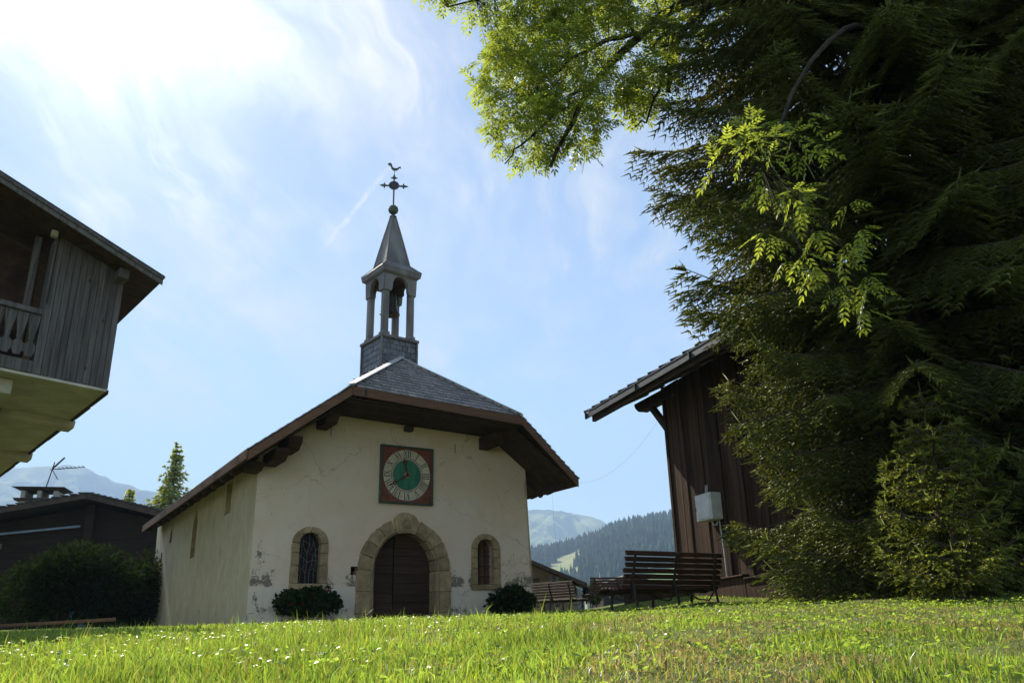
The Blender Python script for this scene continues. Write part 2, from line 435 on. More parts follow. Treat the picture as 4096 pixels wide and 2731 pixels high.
# ------------------------------------------------------------------ mesh helpers
class MB:
    """collects simple solids into one mesh"""
    def __init__(self):
        self.v = []
        self.f = []

    def add(self, vs, fs):
        o = len(self.v)
        self.v.extend([tuple(p) for p in vs])
        self.f.extend([tuple(i + o for i in f) for f in fs])
        return self

    def box(self, x0, x1, y0, y1, z0, z1):
        return self.add([(x0, y0, z0), (x1, y0, z0), (x1, y1, z0), (x0, y1, z0), (x0, y0, z1), (x1, y0, z1), (x1, y1, z1), (x0, y1, z1)],
                        [(0, 3, 2, 1), (4, 5, 6, 7), (0, 1, 5, 4), (1, 2, 6, 5), (2, 3, 7, 6), (3, 0, 4, 7)])

    def hexa(self, pts):
        """eight corners, bottom four then top four"""
        return self.add(pts, [(0, 3, 2, 1), (4, 5, 6, 7), (0, 1, 5, 4), (1, 2, 6, 5), (2, 3, 7, 6), (3, 0, 4, 7)])

    def beam(self, a, b, w, h, up=(0, 0, 1)):
        a, b = Vector(a), Vector(b)
        d = (b - a).normalized()
        s = d.cross(Vector(up))
        if s.length < 1e-4:
            s = Vector((1, 0, 0))
        s.normalize()
        u = s.cross(d).normalized()
        s = s * (w / 2)
        u = u * (h / 2)
        return self.hexa([a - s - u, a + s - u, b + s - u, b - s - u, a - s + u, a + s + u, b + s + u, b - s + u])

    def prism(self, poly, axis, a, b):
        """poly in the two other axes, extruded from a to b along axis"""
        n = len(poly)

        def mk(p, c):
            return {0: (c, p[0], p[1]), 1: (p[0], c, p[1]), 2: (p[0], p[1], c)}[axis]
        vs = [mk(p, a) for p in poly] + [mk(p, b) for p in poly]
        fs = [(i, (i + 1) % n, n + (i + 1) % n, n + i) for i in range(n)]
        for t in tessellate_polygon([[Vector((p[0], p[1], 0)) for p in poly]]):
            fs.append(tuple(t))
            fs.append(tuple(n + i for i in reversed(t)))
        return self.add(vs, fs)

    def tube(self, pts, r, n=6, taper=None, cap=True):
        pts = [Vector(p) for p in pts]
        rs = r if isinstance(r, (list, tuple)) else [r + ((taper if taper is not None else r) - r) * i / max(1, len(pts) - 1) for i in range(len(pts))]
        vs, fs = [], []
        prev = None
        for i, p in enumerate(pts):
            d = (pts[min(i + 1, len(pts) - 1)] - pts[max(i - 1, 0)])
            if d.length < 1e-9:
                d = Vector((0, 0, 1))
            d.normalize()
            if prev is None:
                prev = d.orthogonal().normalized()
            s = (prev - d * prev.dot(d))
            s = s.normalized() if s.length > 1e-6 else d.orthogonal().normalized()
            prev = s
            u = d.cross(s)
            for k in range(n):
                an = 2 * math.pi * k / n
                vs.append(p + (s * math.cos(an) + u * math.sin(an)) * rs[i])
        for i in range(len(pts) - 1):
            for k in range(n):
                fs.append((i * n + k, i * n + (k + 1) % n, (i + 1) * n + (k + 1) % n, (i + 1) * n + k))
        if cap:
            fs.append(tuple(reversed(range(n))))
            fs.append(tuple(range((len(pts) - 1) * n, len(pts) * n)))
        return self.add(vs, fs)

    def lathe(self, prof, c=(0, 0, 0), n=16):
        vs, fs = [], []
        for (r, z) in prof:
            for k in range(n):
                a = 2 * math.pi * k / n
                vs.append((c[0] + r * math.cos(a), c[1] + r * math.sin(a), c[2] + z))
        for i in range(len(prof) - 1):
            for k in range(n):
                fs.append((i * n + k, i * n + (k + 1) % n, (i + 1) * n + (k + 1) % n, (i + 1) * n + k))
        return self.add(vs, fs)

    def mesh(self, name):
        me = bpy.data.meshes.new(name)
        me.from_pydata(self.v, [], self.f)
        me.validate()
        me.update()
        return me

    def build(self, name, mat, parent=None, bevel=0.0, smooth=False, fix=True):
        me = self.mesh(name)
        if bevel or fix:
            bm = bmesh.new()
            bm.from_mesh(me)
            if fix:
                bmesh.ops.recalc_face_normals(bm, faces=bm.faces)
            if bevel:
                es = [e for e in bm.edges if len(e.link_faces) == 2 and e.calc_face_angle(0) > 0.5]
                bmesh.ops.bevel(bm, geom=es, offset=bevel, segments=1, affect='EDGES', clamp_overlap=True)
            bm.to_mesh(me)
            bm.free()
        if smooth:
            me.polygons.foreach_set('use_smooth', [True] * len(me.polygons))
        me.materials.append(MATS[mat])
        return link(name, me, parent)


def link(name, data, parent=None, loc=None):
    o = bpy.data.objects.new(name, data)
    COL.objects.link(o)
    if parent is not None:
        o.parent = parent
        # parts are modelled with the height counted from the eye; the empty stands on the ground
        if parent.type == 'EMPTY' and 'dz' in parent.keys():
            o.location = (0, 0, -parent['dz'])
    if loc is not None:
        o.location = loc
    return o


def thing(name, label, cat, loc=(0, 0, 0), rotz=0.0, group=None, dz=None):
    o = bpy.data.objects.new(name, None)
    COL.objects.link(o)
    o.empty_display_size = 0.2
    o.location = loc
    o.rotation_euler = (0, 0, rotz)
    o['label'] = label
    o['category'] = cat
    if group:
        o['group'] = group
    if dz is not None:
        o['dz'] = dz
    return o


def tag(o, label, cat, group=None):
    o['label'] = label
    o['category'] = cat
    if group:
        o['group'] = group
    return o


def numpy_mesh(name, verts, faces_tri, mat, parent=None, tint=None, smooth=False):
    """triangles only, from numpy arrays; tint is one colour per vertex"""
    me = bpy.data.meshes.new(name)
    nv, nf = len(verts), len(faces_tri)
    me.vertices.add(nv)
    me.vertices.foreach_set('co', np.ascontiguousarray(verts, dtype=np.float32).ravel())
    me.loops.add(nf * 3)
    me.loops.foreach_set('vertex_index', np.ascontiguousarray(faces_tri, dtype=np.int32).ravel())
    me.polygons.add(nf)
    me.polygons.foreach_set('loop_start', np.arange(0, nf * 3, 3, dtype=np.int32))
    if smooth:
        me.polygons.foreach_set('use_smooth', np.ones(nf, dtype=bool))
    me.update(calc_edges=True)
    if tint is not None:
        a = me.color_attributes.new('tint', 'FLOAT_COLOR', 'POINT')
        c = np.ones((nv, 4), dtype=np.float32)
        c[:, :3] = tint
        a.data.foreach_set('color', c.ravel())
    me.materials.append(MATS[mat])
    return link(name, me, parent)


def ground_z(x, y):
    """height of the lawn (eye level = 0)"""
    x = np.asarray(x, dtype=float)
    y = np.asarray(y, dtype=float)
    z = np.where(y < 9, -0.28 + 0.0425 * y, 0.1025 + 0.016 * (y - 9))
    z = np.where(y < -6, -0.535, z)
    k = np.exp(-((y - 9) / 1.6) ** 2) * -0.02
    far = np.clip((y - 60) / 240, 0, 1)
    z = z * (1 - far) + (0.92 + 0.010 * np.minimum(y - 60, 400)) * far
    tilt = (0.011 * np.clip(x, -8, 8) + 0.022 * np.clip(x - 0.8, 0, 5)) * np.clip(y / 9, 0, 1) * np.clip(1 - (y - 40) / 200, 0, 1)
    tilt = tilt + 0.06 * np.clip(y - 12.3, 0, 3) * np.clip((x - 1.5) / 1.5, 0, 1) * np.clip(1 - (y - 22) / 20, 0, 1)
    bump = 0.012 * np.sin(x * 1.3 + 0.6) * np.cos(y * 0.9) + 0.008 * np.sin(x * 2.9 + y * 1.7)
    return z + k + tilt + bump * np.clip(1 - (y - 40) / 100, 0, 1)


def gz(x, y):
    return float(ground_z(x, y))

# ------------------------------------------------------------------ the setting: ground, hill, mountains, haze
def smat(name, fn):
    m = bpy.data.materials.new(name)
    m.use_nodes = True
    t = NT(m.node_tree)
    bs = t.n['Principled BSDF']
    bs.inputs['Roughness'].default_value = 0.95
    bs.inputs['Specular IOR Level'].default_value = 0.08
    tc = t.node('ShaderNodeTexCoord')
    t.link(fn(t, tc.outputs['Object']), bs.inputs['Base Color'])
    MATS[name] = m


def _ground_col(t, o):
    n1 = t.noise(o, 1.1, 6, 0.6)
    n2 = t.noise(o, 14, 5, 0.6)
    c = t.mix(t.ramp(n1, 0.35, 0.65), (0.075, 0.115, 0.025), (0.11, 0.15, 0.04))
    return t.mix(t.math('MULTIPLY', n2, 0.5), c, (0.10, 0.085, 0.04))


def _hill_col(t, o):
    n1 = t.noise(o, 0.012, 6, 0.6)
    n2 = t.noise(o, 0.06, 5, 0.6)
    sep = t.node('ShaderNodeSeparateXYZ')
    t.link(o, sep.inputs[0])
    c = t.mix(t.ramp(n1, 0.4, 0.6), (0.20, 0.24, 0.09), (0.29, 0.27, 0.13))
    c = t.mix(t.math('MULTIPLY', n2, 0.5), c, (0.17, 0.20, 0.08))
    return t.mix(t.ramp(sep.outputs[1], 780, 860), (0.13, 0.24, 0.055), c)


def _mount_col(t, o):
    n1 = t.noise(t.mapping(o, (1, 1, 1.6)), 0.0035, 8, 0.62, 0.4)
    n2 = t.noise(t.mapping(o, (1.2, 0.6, 0.6)), 0.009, 7, 0.65)
    sep = t.node('ShaderNodeSeparateXYZ')
    t.link(o, sep.inputs[0])
    c = t.mix(t.ramp(n1, 0.40, 0.56), (0.045, 0.07, 0.035), (0.25, 0.28, 0.11))
    c = t.mix(t.math('MULTIPLY', t.ramp(n2, 0.56, 0.68), 0.75), c, (0.33, 0.31, 0.28))
    low = t.math('SUBTRACT', 1.0, t.ramp(t.math('ADD', sep.outputs[2], t.math('MULTIPLY', n1, 260)), 330, 430))
    return t.mix(low, c, (0.035, 0.055, 0.03))


smat('lawn_soil', _ground_col)
smat('hill_meadow', _hill_col)
smat('alpine_slope', _mount_col)


def grid_mesh(name, xs, ys, zf, mat, smooth=True):
    X, Y = np.meshgrid(xs, ys)
    Z = zf(X, Y)
    V = np.stack([X.ravel(), Y.ravel(), Z.ravel()], 1)
    nx, ny = len(xs), len(ys)
    i = np.arange(nx - 1)[None, :] + nx * np.arange(ny - 1)[:, None]
    a, b, c, d = i.ravel(), i.ravel() + 1, i.ravel() + nx + 1, i.ravel() + nx
    T = np.concatenate([np.stack([a, b, c], 1), np.stack([a, c, d], 1)])
    o = numpy_mesh(name, V, T, mat, smooth=smooth)
    o['kind'] = 'structure'
    return o


def axis_pts(lo, hi, core, step, growth=1.22):
    pts = list(np.arange(-core, core + 1e-6, step))
    s = step
    p = core
    while p < hi:
        s *= growth
        p += s
        pts.append(min(p, hi))
    s = step
    p = -core
    while p > lo:
        s *= growth
        p -= s
        pts.insert(0, max(p, lo))
    return np.array(sorted(set(pts)))


xs = axis_pts(-5200, 5200, 14, 0.4)
ys = axis_pts(-400, 5200, 20, 0.4)
grid_mesh('ground', xs, ys, ground_z, 'lawn_soil')


def fbm2(x, y, seed, octs=5, f0=1.0, gain=0.5):
    """cheap value noise on numpy arrays"""
    r = np.random.default_rng(seed)
    tab = r.random((256, 256))
    out = np.zeros_like(x, dtype=float)
    amp, f = 1.0, f0
    for k in range(octs):
        xx, yy = x * f + 17.3 * k, y * f + 9.1 * k
        xi, yi = np.floor(xx).astype(int), np.floor(yy).astype(int)
        fx, fy = xx - xi, yy - yi
        fx, fy = fx * fx * (3 - 2 * fx), fy * fy * (3 - 2 * fy)
        g = lambda a, b: tab[a % 256, b % 256]
        v = (g(xi, yi) * (1 - fx) + g(xi + 1, yi) * fx) * (1 - fy) + (g(xi, yi + 1) * (1 - fx) + g(xi + 1, yi + 1) * fx) * fy
        out += amp * (v - 0.5)
        amp *= gain
        f *= 2
    return out


HILL_X = [-900, -500, -200, -60, 28, 61, 89, 122, 157, 190, 238, 290, 400, 600, 900, 1300]
HILL_Z = [30, 55, 80, 100, 108, 115, 121, 128, 148, 156, 160, 167, 185, 210, 230, 240]


def hill_z(x, y):
    crest = np.interp(x, HILL_X, HILL_Z)
    meadow = np.interp(x, [-900, 0, 40, 70, 110, 200, 1300], [6, 8, 14, 28, 44, 60, 60])
    s1 = np.clip((y - 330) / 470, 0, 1)
    s2 = np.clip((y - 800) / 700, 0, 1)
    z = 2.5 + (meadow - 2.5) * s1 ** 1.2 + (crest - meadow) * np.sin(s2 * math.pi / 2) ** 1.15
    z = np.where(y > 1500, crest - (y - 1500) * 0.12, z)
    amp = np.clip((y - 500) / 600, 0, 1)
    return z + amp * 9 * fbm2(x / 90.0, y / 90.0, 3) - 1.5


grid_mesh('hill', np.arange(-900, 1301, 20), np.arange(330, 1800, 20), hill_z, 'hill_meadow')

MT_X = [-5200, -4200, -3400, -2900, -2601, -2538, -2376, -2267, -2214, -2074, -2019, -1934, -1858, -1436, -1000, -600, -250, 64, 168, 288, 375, 444, 499, 648, 1000, 1600, 2600, 5200]
MT_Z = [400, 560, 690, 780, 825, 831, 829, 829, 819, 786, 759, 745, 717, 560, 470, 440, 500, 549, 556, 530, 505, 473, 454, 400, 330, 300, 340, 300]


def mount_z(x, y):
    crest = np.interp(x, MT_X, MT_Z)
    s = np.clip((y - 2100) / 1900, 0, 1)
    z = crest * (0.12 * s + 0.88 * s ** 1.6)
    z = np.where(y > 4000, crest - (y - 4000) * 0.55, z)
    w = np.clip(s * 1.4, 0, 1)
    gul = np.abs(fbm2(x / 300.0 + 0.3 * y / 330.0, y / 800.0, 8, 6, 1.0, 0.55)) * 330 - 60
    edge = 1 - np.exp(-((y - 4000) / 200.0) ** 2) * 0.86
    return z - w * edge * gul + 14 * w * fbm2(x / 60.0, y / 60.0, 5, 3) * (0.25 + 0.75 * edge)


grid_mesh('mountain', np.concatenate([np.arange(-5200, -2900, 60), np.arange(-2900, -1300, 16), np.arange(-1300, 0, 50), np.arange(0, 720, 12), np.arange(720, 5201, 60)]), np.concatenate([np.arange(2100, 2800, 50), np.arange(2800, 4200, 18), np.arange(4200, 4700, 50)]), mount_z, 'alpine_slope')


def forest():
    """the wood on the hillside reads as one mass: plain conifers in one object"""
    n = 9500
    x = rng.uniform(-120, 520, n * 3)
    y = rng.uniform(820, 1540, n * 3)
    den = fbm2(x / 70.0, y / 70.0, 21, 4) + 0.10
    yc = 1120 + (x - 62) * 3.0
    clear = ((x > 26) & (x < 104) & (np.abs(y - yc) < 110 - 1.6 * np.abs(x - 66)))
    keep = (den > -0.07) & ~clear
    x, y = x[keep][:n], y[keep][:n]
    # a few nearer firs at the foot, behind the village
    xe = np.concatenate([rng.uniform(22, 40, 24), rng.uniform(41, 50, 9)])
    ye = rng.uniform(330, 350, len(xe))
    h = rng.uniform(9, 24, len(x))
    he = rng.uniform(9, 15, len(xe))
    z = hill_z(x, y)
    ze = np.full(len(xe), 1.0)
    x, y, z, h = np.concatenate([x, xe]), np.concatenate([y, ye]), np.concatenate([z, ze]), np.concatenate([h, he])
    m = len(x)
    k = 6
    ang = np.arange(k) * 2 * math.pi / k
    V, T, tint = [], [], []
    base = 0
    tv = np.where(rng.uniform(size=m) < 0.12, rng.uniform(1.8, 3.2, m), rng.uniform(0.45, 1.3, m))
    for lo, hi, rad in ((0.06, 0.62, 0.20), (0.34, 0.82, 0.15), (0.6, 1.0, 0.10)):
        jit = rng.uniform(0.75, 1.25, (m, k))
        rx = x[:, None] + np.cos(ang)[None] * (rad * h)[:, None] * jit
        ry = y[:, None] + np.sin(ang)[None] * (rad * h)[:, None] * jit
        rz = (z + lo * h)[:, None] + 0 * rx
        ring = np.stack([rx, ry, rz], 2)
        tip = np.stack([x, y, z + hi * h], 1)[:, None]
        P = np.concatenate([ring, tip], 1)
        V.append(P.reshape(-1, 3))
        off = base + np.arange(m)[:, None, None] * (k + 1)
        loc = np.array([(i, (i + 1) % k, k) for i in range(k)])[None]
        T.append((off + loc).reshape(-1, 3))
        tint.append(np.repeat(tv, k + 1))
        base += m * (k + 1)
    tint = np.concatenate(tint)[:, None] * np.array([[1.0, 1.0, 1.0]])
    o = numpy_mesh('forest', np.concatenate(V), np.concatenate(T), 'forest_needles', tint=tint)
    o['kind'] = 'stuff'
    tag(o, 'dark conifer wood covering the far hillside', 'forest')


forest()


def haze():
    m = bpy.data.materials.new('haze_air')
    m.use_nodes = True
    t = NT(m.node_tree)
    t.n.clear()
    out = t.node('ShaderNodeOutputMaterial')
    pv = t.node('ShaderNodeVolumePrincipled')
    pv.inputs['Color'].default_value = (0.43, 0.60, 0.88, 1)
    pv.inputs['Density'].default_value = HAZE
    pv.inputs['Anisotropy'].default_value = 0.0
    t.link(pv.outputs[0], out.inputs['Volume'])
    m.cycles.homogeneous_volume = True
    MATS['haze_air'] = m
    o = MB().box(-5400, 5400, -600, 5400, -2.0, 940).build('haze', 'haze_air')
    o['kind'] = 'stuff'
    tag(o, 'pale blue mountain haze filling the valley air', 'haze')


HAZE = 0.00029
haze()

# ------------------------------------------------------------------ the chapel
# local axes: u along the facade, v into the building, z from the eye level
CH_YAW, CH_X, CH_Y, CH_G = 0.5593, -5.3908, 17.0, 0.2
chapel = thing('chapel', 'small whitewashed chapel with shingled half-hipped roof and slender bell turret', 'chapel', (CH_X, CH_Y, CH_G), CH_YAW, dz=CH_G)
CW = 6.8
EAVE_U, EAVE_Z, SL = 0.63, 3.44, 0.759
RIDGE_Z = EAVE_Z + SL * (CW / 2 + EAVE_U)
VF, VJ, VB = -1.2, -1.44, 12.16
APEX = (3.4, 0.65)


def roof_z(u):
    return EAVE_Z + SL * (min(u, CW - u) + EAVE_U)


def arc(cx, cz, rx, rz, a0, a1, n):
    return [(cx + rx * math.cos(R(a0 + (a1 - a0) * i / n)), cz + rz * math.sin(R(a0 + (a1 - a0) * i / n))) for i in range(n + 1)]


def arched(cx, hw, z0, spring, top, n=14):
    """closed outline, counter-clockwise, starting at the lower left"""
    return [(cx - hw, z0), (cx + hw, z0)] + arc(cx, spring, hw, top - spring, 0, 180, n)


def wall_with_holes(outer, holes, to3, depth3):
    """front face with holes and the reveals behind them; to3 maps (a, z) on the face, depth3 on the inner plane"""
    mb = MB()
    loops = [outer] + holes
    flat = [p for lp in loops for p in lp]
    tris = tessellate_polygon([[Vector((p[0], p[1], 0)) for p in lp] for lp in loops])
    mb.add([to3(*p) for p in flat], [tuple(t) for t in tris])
    return mb


DOOR_C, DOOR_HW, DOOR_SP, DOOR_TOP = 3.345, 0.757, 1.27, 2.105
door_hole = arched(DOOR_C, DOOR_HW + 0.14, -0.3, DOOR_SP, DOOR_TOP + 0.12, 18)
WIN_HW, WIN_Z0, WIN_TOP = 0.232, 0.987, 2.035
UL, UR = 1.126, 5.456
win_holes = [arched(c, WIN_HW + 0.06, WIN_Z0 - 0.05, WIN_TOP - WIN_HW, WIN_TOP + 0.05, 14) for c in (UL, UR)]
niche = [(2.06, 1.17), (2.25, 1.17), (2.25, 1.35), (2.06, 1.35)]
UND = 0.30   # the eaves' lining lies this far below the roof surface
outer = [(-0.1, -0.3), (6.84, -0.3), (6.70, 3.0), (6.66, roof_z(6.66) - 0.19), (5.3, roof_z(5.3) - 0.19), (4.6, 5.0), (2.2, 5.0), (1.5, roof_z(1.5) - 0.19), (-0.1, roof_z(-0.1) - 0.19)]
fw = MB()
loops = [outer, door_hole, win_holes[0], win_holes[1], niche]
flat = [p for lp in loops for p in lp]
tris = tessellate_polygon([[Vector((p[0], p[1], 0)) for p in lp] for lp in loops])
fw.add([(p[0], 0.0, p[1]) for p in flat], [tuple(t) for t in tris])
for lp, dep in ((win_holes[0], 0.30), (win_holes[1], 0.42), (niche, 0.25), (door_hole, 0.35)):
    n = len(lp)
    fw.add([(p[0], 0.0, p[1]) for p in lp] + [(p[0], dep, p[1]) for p in lp], [(i, (i + 1) % n, n + (i + 1) % n, n + i) for i in range(n)])
facade = fw.build('facade_wall', 'facade_plaster', chapel, fix=False)
MB().box(2.05, 2.26, 0.24, 0.27, 1.16, 1.36).build('niche_back', 'dark_interior', chapel)

# side and rear walls; the long wall has deep slit windows
slits = [(2.52, 0.27, 2.66, 3.42, False), (6.24, 0.28, 1.98, 3.26, True), (9.9, 0.20, 2.72, 3.20, True), (11.25, 0.11, 2.25, 2.55, False)]
LTOP = roof_z(-0.1) - UND + 0.02
side_outer = [(0.0, -0.3), (12.2, -0.3), (12.75, LTOP), (0.0, LTOP)]


def slit_loop(c, hw, z0, z1, pointed):
    if pointed:
        return [(c - hw, z0), (c + hw, z0), (c + hw, z1 - hw * 1.2), (c, z1), (c - hw, z1 - hw * 1.2)]
    return [(c - hw, z0), (c + hw, z0), (c + hw, z1), (c - hw, z1)]


sl = [slit_loop(*s) for s in slits]
sw = MB()
loops = [side_outer] + sl
flat = [p for lp in loops for p in lp]
tris = tessellate_polygon([[Vector((p[0], p[1], 0)) for p in lp] for lp in loops])
ULW = -0.1
sw.add([(ULW, p[0], p[1]) for p in flat], [tuple(t) for t in tris])
for lp in sl:
    n = len(lp)
    cc = sum(p[0] for p in lp) / n
    inn = [(cc + (p[0] - cc) * 0.8, p[1] + (0.16 if k < 2 else 0.0)) for k, p in enumerate(lp)]
    rev = MB().add([(ULW - 0.004, p[0], p[1]) for p in lp] + [(ULW + 0.15, p[0], p[1]) for p in inn], [(i, (i + 1) % n, n + (i + 1) % n, n + i) for i in range(n)])
    rev.build('slit_reveal', 'sandstone', chapel, fix=False)
sw.build('side_wall', 'side_plaster', chapel, fix=False)
for s in slits:
    MB().box(ULW + 0.135, ULW + 0.16, s[0] - s[1], s[0] + s[1], s[2], s[3]).build('slit_window', 'window_glass', chapel)
MB().hexa([(6.80, 0.0, -0.3), (6.84, 0.0, -0.3), (6.84, 12.2, -0.3), (6.80, 12.2, -0.3),
           (6.62, 0.0, LTOP), (6.66, 0.0, LTOP), (6.66, 12.7, LTOP), (6.62, 12.7, LTOP)]).build('side_wall', 'side_plaster', chapel)
MB().hexa([(-0.08, 12.15, -0.3), (6.8, 12.15, -0.3), (6.8, 12.2, -0.3), (-0.08, 12.2, -0.3),
           (-0.08, 12.7, LTOP), (6.64, 12.7, LTOP), (6.64, 12.75, LTOP), (-0.08, 12.75, LTOP)]).build('rear_wall', 'side_plaster', chapel)
MB().box(0.0, 6.6, 1.5, 1.6, -0.2, 3.4).build('inner_dark', 'dark_interior', chapel)


# --- door: two unequal leaves of wide horizontal boards
def door_half(z):
    if z <= DOOR_SP:
        return DOOR_HW
    k = (z - DOOR_SP) / (DOOR_TOP - DOOR_SP)
    return DOOR_HW * math.sqrt(max(0.0, 1 - k * k))


SPLIT = 3.185
zcuts = [-0.25, 0.12, 0.36, 0.58, 0.79, 1.01, 1.20, 1.41, 1.60, 1.78, 1.94, 2.10]
for side in (0, 1):
    lo_z = -0.25
    zs = [lo_z + (2.10 - lo_z) * i / 24 for i in range(25)]
    if side == 0:
        poly = [(DOOR_C - door_half(z), z) for z in zs if DOOR_C - door_half(z) < SPLIT - 0.012]
        poly = [(SPLIT - 0.012, poly[-1][1]), ] + poly[::-1] + [(SPLIT - 0.012, lo_z)]
    else:
        poly = [(DOOR_C + door_half(z), z) for z in zs if DOOR_C + door_half(z) > SPLIT + 0.012]
        poly = [(SPLIT + 0.012, lo_z)] + poly + [(SPLIT + 0.012, poly[-1][1])]
    leaf = MB().prism(poly, 1, 0.30, 0.34).build('door_leaf', 'door_wood', chapel)
    for i in range(len(zcuts) - 1):
        z0, z1 = zcuts[i] + 0.008, zcuts[i + 1] - 0.008
        z0 += 0.01 * math.sin(i * 2.3 + side)
        rows = [z0 + (z1 - z0) * k / 4 for k in range(5)]
        if side == 0:
            pl = [(min(SPLIT - 0.016, DOOR_C - door_half(z) + 0.004), z) for z in rows]
            if pl[-1][0] > SPLIT - 0.05 and pl[0][0] > SPLIT - 0.05:
                continue
            poly = [(SPLIT - 0.015, z0)] + [(SPLIT - 0.015, z1)] + pl[::-1]
        else:
            pl = [(max(SPLIT + 0.016, DOOR_C + door_half(z) - 0.004), z) for z in rows]
            poly = [(SPLIT + 0.015, z1), (SPLIT + 0.015, z0)] + pl
        dd = 0.282 - 0.006 * ((i * 7 + side * 3) % 3) / 3
        p = MB().prism(poly, 1, dd, 0.2995).build('plank', 'door_wood', leaf, bevel=0.004)

# --- carved sandstone round the door: jambs, voussoirs and a keystone with a boss
sur = MB().box(DOOR_C - DOOR_HW - 0.10, DOOR_C - DOOR_HW + 0.0, 0.05, 0.30, -0.28, -0.05)
sur.box(DOOR_C + DOOR_HW, DOOR_C + DOOR_HW + 0.10, 0.05, 0.30, -0.28, -0.05)
surround = sur.build('door_surround', 'sandstone', chapel)


def ring_stone(parent, c, sp, ri, ro, a0, a1, y0, y1, wob=0.0, n=5, zs_i=None, zs_o=None, gap=0.011):
    """one wedge of an arch; ri/ro = (rx, rz) inner and outer"""
    g = math.degrees(gap / max(ro[0], 0.1))
    A = [a0 + g + (a1 - a0 - 2 * g) * i / n for i in range(n + 1)]
    inner = [(c + ri[0] * math.cos(R(a)), sp + ri[1] * math.sin(R(a))) for a in A]
    outr = []
    for a in A:
        k = 1 + wob * (random.random() - 0.5)
        outr.append((c + ro[0] * k * math.cos(R(a)), sp + ro[1] * k * math.sin(R(a))))
    return MB().prism(inner + outr[::-1], 1, y0, y1).build('stone', 'sandstone', parent, bevel=0.012)


RI = (DOOR_HW, DOOR_TOP - DOOR_SP)
RO = (1.135, 2.43 - DOOR_SP)
cuts = [0, 17, 34, 52, 71.5, 108.5, 127, 146, 163, 180]
for i in range(9):
    if i == 4:
        continue
    ring_stone(surround, DOOR_C, DOOR_SP, RI, RO, cuts[i], cuts[i + 1], -0.045 - 0.012 * random.random(), 0.30, 0.025)
# keystone: a shield-like bulge above the ring
ki = [(DOOR_C + RI[0] * math.cos(R(a)), DOOR_SP + RI[1] * math.sin(R(a))) for a in (72.5, 82, 90, 98, 107.5)]
ko = [(DOOR_C - 0.31, 2.385), (DOOR_C - 0.29, 2.44), (DOOR_C - 0.24, 2.49), (DOOR_C - 0.17, 2.535), (DOOR_C - 0.07, 2.565), (DOOR_C + 0.05, 2.555), (DOOR_C + 0.16, 2.52), (DOOR_C + 0.235, 2.46), (DOOR_C + 0.27, 2.40), (DOOR_C + 0.31, 2.35)]
MB().prism(ki + ko, 1, -0.075, 0.30).build('keystone', 'sandstone', surround, bevel=0.014)
MB().add(*(lambda n: ([(DOOR_C + r * math.cos(2 * math.pi * k / n), y, 2.275 + r * math.sin(2 * math.pi * k / n)) for r, y in ((0.135, -0.07), (0.13, -0.10), (0.105, -0.10), (0.09, -0.085), (0.085, -0.10), (0.05, -0.118), (0.0001, -0.122)) for k in range(n)],
                      [(i * n + k, i * n + (k + 1) % n, (i + 1) * n + (k + 1) % n, (i + 1) * n + k) for i in range(6) for k in range(n)]))(18)).build('boss', 'sandstone', surround, smooth=True)
for s in (-1, 1):
    zz = [-0.28, 0.36, 0.82, DOOR_SP]
    for i in range(3):
        w = 1.135 + 0.03 * random.random()
        x0, x1 = sorted((DOOR_C + s * DOOR_HW, DOOR_C + s * w))
        MB().box(x0, x1, -0.045 - 0.012 * random.random(), 0.30, zz[i] + 0.004, zz[i + 1] - 0.004).build('stone', 'sandstone', surround, bevel=0.012)
# moulding that follows the inner edge
path = [(DOOR_C - DOOR_HW - 0.06, -0.062, z) for z in (-0.2, 0.4, 0.9)] + [(DOOR_C + (RI[0] + 0.06) * math.cos(R(a)), -0.062, DOOR_SP + (RI[1] + 0.06) * math.sin(R(a))) for a in range(180, -1, -6)] + [(DOOR_C + DOOR_HW + 0.06, -0.062, z) for z in (0.9, 0.4, -0.2)]
MB().tube(path, 0.026, 6).build('moulding', 'sandstone', surround, smooth=True)

